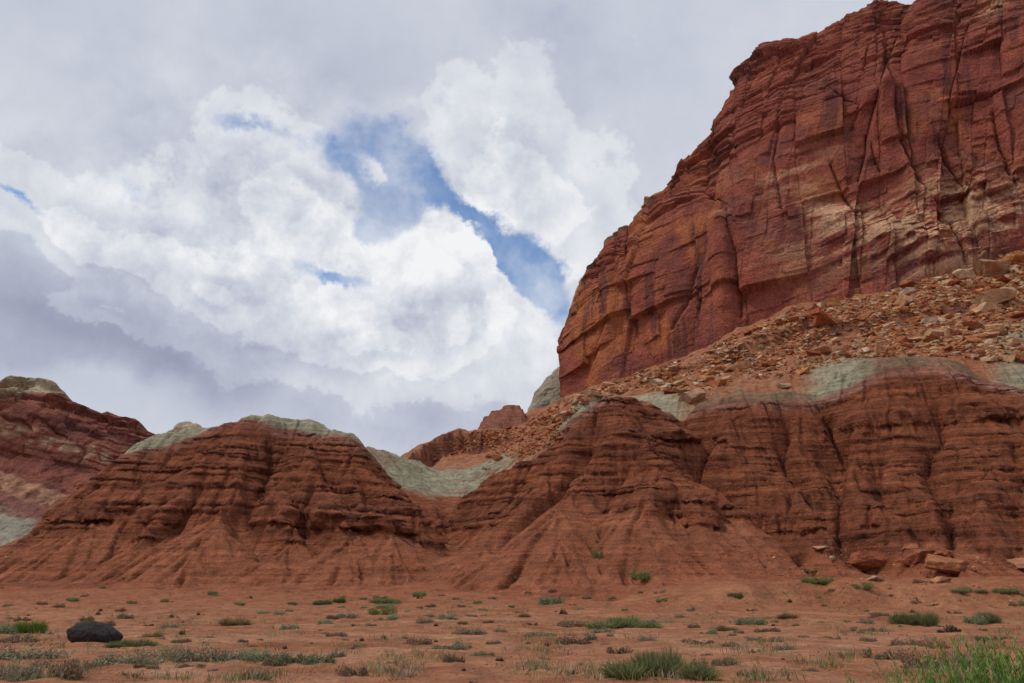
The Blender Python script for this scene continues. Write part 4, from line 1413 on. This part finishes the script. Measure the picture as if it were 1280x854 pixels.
rubble('rubble', talus_pixels(12500, 1440), (2.2, 10.5), SANDS + [SANDS[2], SANDS[1], SANDS[0], SANDS[5]], 'countless small stones strewn over the slope under the big cliff', 801)
rubble('rubble', ridge_pixels(2200), (1.6, 6.5), [SANDS[2], SANDS[4], SANDS[5], SANDS[1]], 'small rusty stones strewn over the low ridge beyond the saddle', 802)
fx = np.stack([tr_.uniform(0, 1280, 1800), tr_.uniform(590, 760, 1800)], -1)
rubble('gravel', fx, (0.6, 2.2), [SANDS[0], SANDS[3], SANDS[1]], 'pale chips of stone scattered over the lower red slopes', 803, 1)
fx = np.stack([tr_.uniform(960, 1290, 420), 715 + 16 * tr_.normal(size=420)], -1)
rubble('gravel', fx, (0.8, 5.0), [SANDS[0], SANDS[2], SANDS[1], SANDS[4]], 'broken red and tan stones lying round the boulders at the hill foot', 804, 1)
fx = np.stack([tr_.uniform(-10, 1290, 5200), 748 + 106 * tr_.random(5200)], -1)
rubble('gravel', fx, (0.7, 3.2), [C(.30, .11, .06), C(.22, .08, .05), SANDS[0], C(.16, .07, .05), C(.36, .18, .11)], 'small red and buff pebbles strewn over the flat', 805, 1)
fx = np.stack([106 + 32 * tr_.normal(size=60), 806 + 3 * tr_.normal(size=60)], -1)
rubble('gravel', fx, (1.0, 5.0), [C(.05, .04, .04), C(.22, .08, .05), C(.30, .12, .07)], 'dark and red chips lying round the black boulder', 806, 1)
# ---------------------------------------------------------------- desert scrub
def leaf_material(name, rough=0.7, trans=0.25):
    m = bpy.data.materials.new(name)
    m.use_nodes = True
    T = NT(m.node_tree)
    at = T.n('ShaderNodeAttribute', attribute_name='tint').outputs['Color']
    oi = T.n('ShaderNodeObjectInfo').outputs['Random']
    hsv = T.n('ShaderNodeHueSaturation')
    T.put(hsv.inputs['Color'], at)
    T.put(hsv.inputs['Value'], T.math('MULTIPLY_ADD', oi, 0.5, 0.75))
    T.put(hsv.inputs['Hue'], T.math('MULTIPLY_ADD', oi, 0.03, 0.485))
    d = T.n('ShaderNodeBsdfDiffuse')
    t = T.n('ShaderNodeBsdfTranslucent')
    T.put(d.inputs[0], hsv.outputs[0])
    T.put(t.inputs[0], hsv.outputs[0])
    mx = T.n('ShaderNodeMixShader', in_0=trans)
    T.t.links.new(d.outputs[0], mx.inputs[1])
    T.t.links.new(t.outputs[0], mx.inputs[2])
    o = T.n('ShaderNodeOutputMaterial')
    T.t.links.new(mx.outputs[0], o.inputs[0])
    return m


MAT_LEAF = leaf_material('scrub_leaves')
MAT_TWIG = leaf_material('scrub_twigs', 0.9, 0.0)


def blades(base, tip, bend, width, colour, r):
    """thin tapering strips: base, bent middle, tip; all arrays (n,3)"""
    n = len(base)
    mid = (base + tip) / 2 + bend
    ang = r.uniform(0, 6.28, n)
    side = np.stack([np.cos(ang), np.sin(ang), 0 * ang], -1) * width[:, None] / 2
    v = np.stack([base - side * .7, base + side * .7, mid - side, mid + side, tip - side * 0.15, tip + side * 0.15], 1).reshape(-1, 3)
    i = np.arange(n)[:, None] * 6
    f = np.concatenate([i + np.array([[0, 1, 3, 2]]), i + np.array([[2, 3, 5, 4]])])
    c = np.repeat(colour, 6, 0)
    return v, f, c


def leaves(pos, size, colour, r, up=0.3):
    n = len(pos)
    d = r.normal(size=(n, 3)) + np.array([0, 0, up])
    d /= np.linalg.norm(d, axis=1, keepdims=True)
    s = np.cross(d, r.normal(size=(n, 3)))
    s /= np.linalg.norm(s, axis=1, keepdims=True) + 1e-6
    d, s = d * size[:, None], s * size[:, None] * 0.32
    v = np.stack([pos, pos + d * .5 + s, pos + d, pos + d * .5 - s], 1).reshape(-1, 3)
    f = np.arange(n)[:, None] * 4 + np.array([[0, 1, 2, 3]])
    return v, f, np.repeat(colour, 4, 0)


def tint_mix(cols, n, r, var=0.2):
    c = np.array(cols)[r.integers(0, len(cols), n)]
    return c * (1 + var * r.normal(size=(n, 1))).clip(.5, 1.6)


def lumps(r, n, k, flat=1.0):
    """points through a bush made of k mounds; unit width, height about flat"""
    cen = np.stack([r.uniform(-.34, .34, k), r.uniform(-.30, .30, k), 0 * np.arange(k)], -1)
    rad = r.uniform(.09, .26, k)
    w = r.integers(0, k, n)
    d = r.normal(size=(n, 3))
    d /= np.linalg.norm(d, axis=1, keepdims=True)
    d[:, 2] = np.abs(d[:, 2])
    q = cen[w] + d * rad[w][:, None] * (r.random(n) ** 0.42 * (1 + .22 * (r.random(n) < .25)))[:, None] * np.array([1, 1, flat / .24 * .9]) * np.array([1, 1, 1]) * np.stack([0 * w + 1.0, 0 * w + 1.0, r.uniform(.4, 1.2, k)[w]], -1)
    return q, cen, rad, w


def sage(seed, cols, n, leaf, flat, twig, k=7):
    """mounded leafy shrub -> (leaf mesh, twig mesh)"""
    r = np.random.default_rng(seed)
    q, cen, rad, w = lumps(r, n, k, flat)
    v, f, c = leaves(q, leaf * r.uniform(.6, 1.3, n), tint_mix(cols, n, r), r)
    fol = mesh_from('foliage', v, f, MAT_LEAF, c, smooth=False)
    m = max(30, n // 9)
    qq, cen2, rad2, w2 = lumps(np.random.default_rng(seed), m, k, flat * 1.1)
    base = cen2[w2] * np.array([.8, .8, 0]) + r.normal(size=(m, 3)) * np.array([.03, .03, 0])
    v, f, c = blades(base, qq * np.array([1.06, 1.06, 1.08]), r.normal(size=(m, 3)) * .02, np.full(m, .010), tint_mix(twig, m, r), r)
    return fol, mesh_from('stems', v, f, MAT_TWIG, c, smooth=False)


def broom(seed, cols, n, flat, width, twig, k=9, spread=.22):
    """upright fine-stemmed green bush"""
    r = np.random.default_rng(seed)
    cen = np.stack([r.uniform(-.36, .36, k), r.uniform(-.28, .28, k), 0 * np.arange(k)], -1)
    hk = r.uniform(.45, 1.0, k)
    w = r.integers(0, k, n)
    base = cen[w] + r.normal(size=(n, 3)) * np.array([.04, .04, 0])
    th, rr = r.uniform(0, 6.28, n), spread * r.random(n) ** .6
    h = flat * hk[w] * (1 - .45 * (rr / spread) ** 2) * r.uniform(.55, 1.05, n)
    tip = base + np.stack([np.cos(th) * rr, np.sin(th) * rr, h], -1)
    v, f, c = blades(base, tip, r.normal(size=(n, 3)) * .012, width * r.uniform(.6, 1.2, n), tint_mix(cols, n, r), r)
    fol = mesh_from('foliage', v, f, MAT_LEAF, c, smooth=False)
    m = n // 12
    v, f, c = blades(base[:m], base[:m] * .9 + (tip[:m] - base[:m]) * .7, r.normal(size=(m, 3)) * .02, np.full(m, width * 1.2), tint_mix(twig, m, r), r)
    return fol, mesh_from('stems', v, f, MAT_TWIG, c, smooth=False)


TWIG = [c * 1.30 for c in [C(.16, .115, .085), C(.11, .075, .055)]]
GREY = [c * 1.65 for c in [C(.155, .145, .095), C(.12, .115, .075), C(.20, .175, .12)]]
GREYG = [c * 1.75 for c in [C(.135, .150, .080), C(.16, .17, .10), C(.10, .12, .065)]]
DRY = [c * 1.45 for c in [C(.155, .105, .070), C(.115, .078, .052), C(.20, .145, .095)]]
DARK = [c * 1.30 for c in [C(.065, .045, .032), C(.05, .035, .026), C(.09, .062, .04)]]
GRN = [c * 2.1 for c in [C(.095, .120, .042), C(.075, .098, .036), C(.13, .145, .062), C(.15, .13, .07)]]
OLI = [c * 1.35 for c in [C(.16, .16, .055), C(.12, .125, .045), C(.20, .185, .075)]]
YEL = [C(.36, .27, .13), C(.30, .21, .10), C(.26, .20, .09)]
BRT = [C(.14, .24, .045), C(.10, .19, .035), C(.20, .28, .07)]
KINDS_ = {
    'grey': ([sage(10 + i, GREY, 2600, .045, .34, TWIG, 8) for i in range(3)], 'grey', 'sagebrush'),
    'greygreen': ([sage(20 + i, GREYG, 2600, .045, .36, TWIG, 8) for i in range(3)], 'grey green', 'sagebrush'),
    'dry': ([sage(30 + i, DRY, 1500, .05, .36, TWIG, 6) for i in range(3)], 'dry brown', 'shrub'),
    'dark': ([sage(40 + i, DARK, 900, .07, .5, TWIG, 4) for i in range(3)], 'dark brown', 'shrub'),
    'green': ([broom(50 + i, GRN, 3200, .40, .011, TWIG, 11) for i in range(3)], 'green', 'bush'),
    'olive': ([sage(60 + i, OLI, 1800, .06, .36, TWIG, 6) for i in range(3)], 'olive green', 'bush'),
    'yellow': ([broom(70 + i, YEL, 1300, .40, .012, YEL, 7, .3) for i in range(2)], 'straw yellow', 'grass tuft'),
    'bright': ([broom(80 + i, BRT, 2600, .60, .013, TWIG, 8) for i in range(2)], 'bright green', 'bush'),
}
NAMES = {'grey': 'sagebrush', 'greygreen': 'sagebrush', 'dry': 'dry_shrub', 'dark': 'dry_shrub', 'green': 'green_bush', 'olive': 'green_bush', 'yellow': 'grass_tuft', 'bright': 'green_bush'}
prr = np.random.default_rng(99)


def plant(kind, px, py, w, h=None, label=None, group=None, pos=None):
    q = pos
    if np.isnan(q[0]):
        return
    metre = np.linalg.norm(q - np.array([0, 0, EYE])) / FPX
    W = w * metre * 1.12
    fol, st = KINDS_[kind][0][prr.integers(len(KINDS_[kind][0]))]
    nm = NAMES[kind]
    top = max(0.2, {'green': .40, 'bright': .60, 'yellow': .40, 'dark': .5}.get(kind, .36))
    H = (h * metre / top) if h else W * prr.uniform(.8, 1.1)
    big = w >= 17
    if big:
        o = bpy.data.objects.new(nm, None)
        COL.objects.link(o)
        link('foliage', fol, o)
        link('stems', st, o)
    else:
        o = link(nm, fol)
    o.location = q - np.array([0, 0, 0.02])
    o.location.y += 0.10 * W
    o.scale = (W, W * .8, H)
    o.rotation_euler = (0, 0, prr.choice([0, math.pi]) + prr.uniform(-.3, .3))
    tag(o, label, KINDS_[kind][2], group)


NAMED = [  # kind, px, py (foot), width, height, label
    ('green', 823, 849, 112, 36, 'largest green bush, broad and fine stemmed, at the bottom of the photo'),
    ('dry', 876, 843, 24, 22, 'twiggy brown shrub growing against the end of the largest green bush'),
    ('green', 779, 786, 76, 17, 'wide low green bush in the middle of the flat'),
    ('green', 157, 809, 54, 12, 'dark green spreading bush hugging the black lava boulder'),
    ('bright', 38, 792, 34, 18, 'bright green shrub nearest the left edge'),
    ('greygreen', 6, 794, 26, 18, 'grey green shrub beside the bright green one at the left edge'),
    ('dry', 22, 804, 42, 13, 'dead grey brown brush lying left of the black boulder'),
    ('grey', 28, 825, 64, 15, 'long grey shrub row below the dead brush at the left edge'),
    ('dry', 82, 850, 44, 30, 'tall bare brown shrub near the bottom left corner'),
    ('grey', 16, 851, 46, 20, 'grey shrub in the bottom left corner'),
    ('dry', 50, 834, 20, 9, 'small brown shrub between the corner shrub and the grey row'),
    ('grey', 152, 833, 72, 17, 'wide grey shrub below the dark green spreading bush'),
    ('dry', 190, 837, 15, 10, 'rusty little shrub at the right end of the wide grey one'),
    ('yellow', 172, 836, 15, 8, 'straw yellow tuft under the wide grey shrub'),
    ('grey', 212, 825, 30, 17, 'grey shrub starting the long row of sage'),
    ('grey', 246, 829, 52, 22, 'tall silvery sage in the long row'),
    ('grey', 285, 826, 36, 16, 'silvery sage right of the tall one in the long row'),
    ('greygreen', 316, 826, 42, 17, 'greenish sage in the middle of the long row'),
    ('greygreen', 357, 831, 48, 20, 'pale green sage near the end of the long row'),
    ('greygreen', 394, 831, 46, 17, 'pale green sage ending the long row'),
    ('dry', 339, 833, 34, 15, 'brown twiggy shrub in front of the long row of sage'),
    ('grey', 421, 822, 20, 10, 'small grey shrub just past the end of the sage row'),
    ('dry', 439, 846, 38, 18, 'spiky brown shrub with a bare twig sticking up'),
    ('dry', 319, 852, 32, 15, 'brown shrub at the bottom below the sage row'),
    ('dry', 236, 836, 34, 9, 'flat dry shrub in front of the silvery sage'),
    ('yellow', 288, 782, 42, 12, 'pale straw grass patch above the sage row'),
    ('green', 483, 754, 38, 9, 'bright flat bush where the two hills meet'),
    ('green', 401, 756, 24, 9, 'green bush at the foot of the round-topped hill'),
    ('bright', 424, 754, 15, 9, 'vivid green little bush at the foot of the round-topped hill'),
    ('green', 524, 746, 16, 9, 'dark green bush on the fan below the gully'),
    ('greygreen', 471, 761, 38, 7, 'low sage mat below the flat bright bush'),
    ('grey', 433, 773, 24, 8, 'grey mound left of centre on the flat'),
    ('greygreen', 485, 775, 24, 8, 'sage mound in the centre of the flat'),
    ('grey', 559, 775, 26, 10, 'silver grey mound right of the sage mats'),
    ('dry', 422, 796, 30, 8, 'flat brown shrub alone on the bare ground'),
    ('dry', 522, 806, 34, 11, 'brown shrub on the bare ground under the sage mats'),
    ('grey', 585, 793, 42, 9, 'long low grey shrub on the centre flat'),
    ('grey', 560, 813, 44, 11, 'wide grey shrub with a greener end, centre of the flat'),
    ('greygreen', 578, 811, 24, 12, 'greener clump at the end of the wide grey shrub'),
    ('greygreen', 605, 821, 30, 9, 'low yellowish sage right of the greener clump'),
    ('dry', 566, 830, 28, 16, 'twiggy shrub with one upright green stem'),
    ('greygreen', 520, 848, 24, 7, 'pale low mat at the bottom of the photo'),
    ('greygreen', 688, 756, 30, 15, 'two-toned dark and silver sage at the foot of the central spur'),
    ('olive', 809, 726, 36, 13, 'olive mat bush on the slope of the central spur'),
    ('olive', 748, 698, 11, 12, 'lone round bush high on the central spur'),
    ('dry', 713, 784, 38, 10, 'brown green shrub left of the wide low green bush'),
    ('grey', 753, 791, 28, 7, 'grey mat under the wide low green bush'),
    ('dry', 718, 806, 44, 13, 'large brown shrub below the grey mat'),
    ('grey', 738, 801, 16, 13, 'pale shrub behind the large brown one'),
    ('grey', 678, 795, 40, 7, 'long thin grey shrub left of the large brown one'),
    ('dry', 775, 818, 28, 13, 'twiggy shrub above the largest green bush'),
    ('grey', 810, 802, 20, 8, 'round grey mound on bare ground below the wide green bush'),
    ('grey', 677, 838, 28, 9, 'flat grey shrub left of the largest green bush'),
    ('dry', 680, 827, 15, 8, 'little dry tuft above the flat grey shrub'),
    ('dry', 875, 806, 34, 9, 'brown shrub between the two largest green bushes'),
    ('green', 920, 748, 16, 9, 'green bush on the crest of the earth bank'),
    ('greygreen', 941, 781, 38, 11, 'green grey shrub at the foot of the earth bank'),
    ('yellow', 904, 789, 28, 11, 'yellow grass at the foot of the earth bank'),
    ('dry', 906, 832, 30, 14, 'airy brown shrub right of the largest green bush'),
    ('dry', 948, 817, 14, 9, 'brown knot of twigs on bare ground'),
    ('dry', 965, 802, 28, 9, 'pale brown shrub in the row under the bank'),
    ('green', 1026, 732, 34, 11, 'flat green bush at the left end of the boulder pile'),
    ('green', 1146, 782, 42, 20, 'rounded green bush in front of the earth bank'),
    ('greygreen', 1220, 781, 24, 14, 'grey green half of the double bush before the bank'),
    ('green', 1240, 780, 28, 18, 'dark green half of the double bush before the bank'),
    ('dark', 1188, 791, 28, 11, 'dark twiggy mound between the green bushes and the tall grass'),
    ('dry', 1089, 790, 36, 9, 'low brown shrub under the rounded green bush'),
    ('grey', 1081, 780, 20, 8, 'grey mound on the flat under the earth bank'),
    ('dry', 1134, 808, 36, 10, 'wide flat brown shrub below the rounded green bush'),
    ('dry', 1168, 812, 24, 15, 'tan shrub touching the wide flat brown one'),
    ('dry', 1110, 826, 40, 19, 'large airy tan shrub on open ground'),
    ('dry', 1172, 836, 54, 24, 'big dark tan shrub behind the tall green grass'),
    ('green', 1211, 741, 34, 8, 'flat green bush on the bank right of the boulders'),
    ('green', 1260, 743, 22, 8, 'smaller flat green bush on the bank near the right edge'),
    ('yellow', 985, 773, 26, 8, 'yellowish grass on the slope of the earth bank'),
    ('dry', 936, 846, 24, 9, 'dry shrub at the bottom right of the largest green bush'),
    ('dry', 1013, 840, 20, 7, 'thin dry twigs on the bare ground at the bottom'),
]
for (k, px, py, w, h, lab), q in zip(NAMED, hit([n[1] for n in NAMED], [n[2] for n in NAMED])):
    plant(k, px, py, w, h, lab, pos=q)

SMALL = [(39, 771, 10, 'dark'), (124, 769, 9, 'dark'), (153, 774, 22, 'dry'), (185, 783, 11, 'dark'), (210, 785, 20, 'grey'), (217, 773, 11, 'dark'), (135, 783, 20, 'dry'), (190, 797, 22, 'yellow'), (230, 794, 13, 'dark'), (201, 794, 13, 'grey'),
         (196, 806, 7, 'dark'), (264, 744, 13, 'green'), (299, 757, 13, 'green'), (230, 803, 17, 'dry'), (302, 803, 15, 'dry'), (262, 798, 12, 'dry'), (90, 752, 16, 'green'), (164, 755, 11, 'olive'), (205, 753, 10, 'olive'), (155, 726, 12, 'olive'),
         (25, 777, 18, 'dry'), (107, 776, 18, 'olive'), (151, 765, 15, 'dry'), (250, 769, 9, 'dark'), (226, 779, 7, 'dark'), (158, 848, 25, 'dry'), (268, 841, 19, 'dry'), (200, 800, 10, 'grey'), (72, 760, 14, 'dry'), (52, 756, 12, 'dry'), (128, 736, 10, 'dry'),
         (364, 756, 12, 'green'), (427, 760, 9, 'green'), (454, 750, 11, 'greygreen'), (475, 749, 15, 'olive'), (327, 768, 16, 'greygreen'), (348, 768, 14, 'grey'), (361, 765, 10, 'greygreen'), (414, 774, 17, 'dry'), (405, 781, 20, 'greygreen'), (362, 787, 26, 'greygreen'),
         (463, 783, 17, 'greygreen'), (494, 756, 13, 'grey'), (477, 768, 30, 'olive'), (510, 765, 10, 'greygreen'), (531, 779, 22, 'grey'), (536, 771, 14, 'greygreen'), (604, 764, 14, 'greygreen'), (587, 771, 11, 'dry'), (611, 779, 15, 'yellow'), (579, 781, 15, 'yellow'),
         (546, 783, 8, 'dark'), (482, 799, 11, 'dark'), (506, 798, 8, 'dark'), (449, 802, 12, 'dark'), (450, 808, 15, 'grey'), (439, 811, 7, 'dark'), (546, 803, 8, 'dark'), (625, 791, 15, 'grey'), (616, 806, 19, 'grey'), (624, 826, 10, 'dark'), (489, 829, 12, 'dark'),
         (592, 854, 11, 'dark'), (578, 839, 9, 'dark'), (632, 848, 9, 'dark'), (317, 809, 11, 'dry'), (325, 801, 11, 'dry'), (354, 811, 9, 'dark'), (576, 759, 11, 'dry'), (616, 749, 12, 'dry'), (596, 755, 14, 'olive'), (539, 759, 15, 'dry'), (524, 761, 11, 'olive'), (443, 783, 8, 'dark'),
         (811, 780, 19, 'grey'), (758, 807, 14, 'grey'), (682, 809, 11, 'dark'), (718, 842, 11, 'dark'), (625, 826, 10, 'dark'), (627, 791, 14, 'dry'), (727, 832, 7, 'dark'), (641, 730, 12, 'green'), (826, 742, 15, 'greygreen'), (827, 753, 18, 'olive'), (763, 749, 12, 'olive'),
         (705, 768, 13, 'dark'), (734, 749, 13, 'dry'), (886, 793, 22, 'greygreen'), (855, 803, 9, 'dark'), (830, 812, 6, 'dark'), (914, 809, 20, 'dry'), (883, 821, 15, 'dry'), (864, 764, 12, 'greygreen'), (868, 785, 16, 'dry'), (827, 852, 15, 'dry'), (924, 792, 14, 'dry'), (953, 791, 20, 'dry'),
         (944, 801, 16, 'grey'), (692, 740, 12, 'yellow'), (1014, 716, 14, 'olive'), (956, 711, 8, 'green'), (965, 791, 22, 'dry'), (949, 780, 19, 'grey'), (969, 783, 9, 'dark'), (1041, 799, 18, 'dry'), (1087, 802, 18, 'dry'), (981, 813, 22, 'grey'), (1273, 759, 14, 'olive'), (1194, 768, 13, 'dry'),
         (1146, 755, 11, 'dry'), (1103, 771, 20, 'dry'), (1078, 738, 20, 'olive'), (1188, 812, 10, 'dark'), (1060, 778, 10, 'dry'), (1222, 819, 13, 'dry'), (1083, 765, 9, 'olive'), (1025, 780, 11, 'olive'), (1005, 798, 15, 'dry'), (1041, 742, 10, 'greygreen'), (1256, 800, 16, 'dry'), (1230, 800, 14, 'green'),
         (716, 757, 9, 'dry'), (660, 742, 9, 'dry'), (648, 767, 14, 'dry'), (664, 782, 16, 'dry'), (640, 760, 10, 'olive'), (780, 764, 10, 'olive'), (800, 742, 8, 'olive'), (850, 772, 12, 'dry'), (700, 752, 8, 'yellow'), (656, 772, 16, 'yellow'), (940, 764, 12, 'dry'), (1130, 795, 9, 'dry'), (1066, 822, 9, 'dark'), (980, 826, 9, 'dark')]
tone = {k: v[1] for k, v in KINDS_.items()}
small = [(px, py, w, k) for px, py, w, k in SMALL]
while len(small) < 215:
    px, py = prr.uniform(0, 1280), 745 + 70 * prr.random() ** 1.4
    dens = noise2(np.array([px / 120.0]), np.array([py / 18.0]), 611)[0]
    if dens > prr.uniform(-.5, .5):
        small.append((px, py, prr.uniform(5, 11), ('dark', 'dry', 'dry', 'olive', 'grey', 'greygreen')[prr.integers(6)]))
for (px, py, w, k), q in zip(small, hit([n[0] for n in small], [n[1] for n in small])):
    zone = 'below the round-topped hill' if px < 430 else ('before the gully between the hills' if px < 640 else ('below the central spur' if px < 900 else 'in front of the earth bank'))
    depth = 'far back on the flat' if py < 775 else ('midway across the flat' if py < 800 else 'on the bare near ground')
    plant(k, px, py, w, None, 'small %s tuft %s, %s' % (tone[k], depth, zone), '%s tufts %s, %s' % (tone[k], depth, zone), pos=q)

# sparse dry litter and grass between the shrubs
def litter(n, seed):
    r = np.random.default_rng(seed)
    px = r.uniform(-20, 1300, n)
    py = 742 + 112 * r.random(n) ** 1.25
    dens = noise2(px / 90.0, py / 16.0, 613) + 0.4 * noise2(px / 25.0, py / 6.0, 615)
    ok = dens > r.uniform(-.1, .7, n)
    q = hit(px[ok], py[ok])
    q = q[~np.isnan(q[:, 0])]
    cnt = 9
    base = np.repeat(q, cnt, 0) + r.normal(size=(len(q) * cnt, 3)) * np.array([.10, .10, 0])
    m = len(base)
    tip = base + np.stack([r.normal(size=m) * .06, r.normal(size=m) * .06, r.uniform(.05, .22, m)], -1)
    c = tint_mix(YEL + OLI + DRY + GREY, len(q), r)
    v, f, cc = blades(base, tip, r.normal(size=(m, 3)) * .01, np.full(m, .018), np.repeat(c, cnt, 0), r)
    o = link('grass', mesh_from('grass', v, f, MAT_LEAF, cc, smooth=False))
    tag(o, 'thin dry grass and litter between the shrubs on the flat', 'grass', None, 'stuff')


litter(8000, 617)


# tall fresh green growth close to the camera
def willow(seed, n, height, spread, cols):
    r = np.random.default_rng(seed)
    VS, FS, CS = [], [], []
    SV_, SF_, SC_ = [], [], []
    off = soff = 0
    base = np.stack([r.normal(size=n) * spread * .45, r.normal(size=n) * spread * .35, 0 * np.arange(n)], -1)
    for b in base:
        h = height * r.uniform(.55, 1.0)
        lean = np.array([r.normal() * .14, r.normal() * .10, 0]) * h + b * .25
        t = np.linspace(0, 1, 7)[:, None]
        pts = b + np.array([0, 0, h]) * t + lean * t ** 1.7
        sd = np.array([math.cos(r.uniform(0, 3)), math.sin(r.uniform(0, 3)), 0]) * .0035
        vs = np.concatenate([pts - sd * (1.1 - t), pts + sd * (1.1 - t)])
        SV_.append(vs)
        SF_.append(np.array([[i, i + 1, i + 8, i + 7] for i in range(6)]) + soff)
        soff += 14
        SC_.append(np.ones((14, 1)) * cols[1] * r.uniform(.8, 1.2))
        m = int(34 * h / .9)
        tt = r.uniform(.12, 1.0, m) ** .8
        root = np.stack([np.interp(tt, t[:, 0], pts[:, k]) for k in range(3)], -1)
        a = r.uniform(0, 6.28, m)
        L = r.uniform(.04, .095, m) * (1.15 - .5 * tt)
        tip = root + np.stack([np.cos(a) * L * .5, np.sin(a) * L * .5, L], -1)
        v, f, c = blades(root, tip, r.normal(size=(m, 3)) * .004, np.full(m, .011), tint_mix(cols, m, r, .18), r)
        VS.append(v)
        FS.append(f + off)
        off += len(v)
        CS.append(c)
    return (mesh_from('foliage', np.vstack(VS), np.vstack(FS), MAT_LEAF, np.vstack(CS), smooth=False),
            mesh_from('stems', np.vstack(SV_), np.vstack(SF_), MAT_TWIG, np.vstack(SC_), smooth=False))


FRESH = [C(.17, .29, .06), C(.12, .22, .045), C(.22, .33, .09), C(.15, .25, .07)]
for px, Yd, top, n, spread, dry, lab in ((1264, 8.4, 799, 230, .95, False, 'tall bright green willowy shrub filling the bottom right corner'),
                                         (1303, 8.0, 786, 170, .8, False, 'taller green shrub cut by the right edge of the photo'),
                                         (1166, 9.4, 834, 95, .75, False, 'lower bright green clump at the left of the corner shrub'),
                                         (1227, 8.8, 809, 90, .6, True, 'paler stalks rising between the two bright green corner clumps'),
                                         (882, 12.2, 847, 12, .3, False, 'few thin green shoots at the bottom edge by the largest green bush'),
                                         (934, 12.0, 845, 12, .35, False, 'second little group of green shoots at the bottom edge')):
    d = px_dir(px, top)
    x, zt = d[0] / d[1] * Yd, EYE + d[2] / d[1] * Yd
    g = float(ground_h(np.array([x]), np.array([Yd]))[0])
    cols = FRESH if not dry else [C(.30, .29, .14), C(.22, .22, .10), C(.17, .24, .08), C(.36, .33, .2)]
    fol, st = willow(int(px), n, max(zt - g, .15), spread, cols)
    o = bpy.data.objects.new('green_shrub', None)
    COL.objects.link(o)
    o.location = (x, Yd, g - .01)
    link('foliage', fol, o)
    link('stems', st, o)
    tag(o, lab, 'shrub')
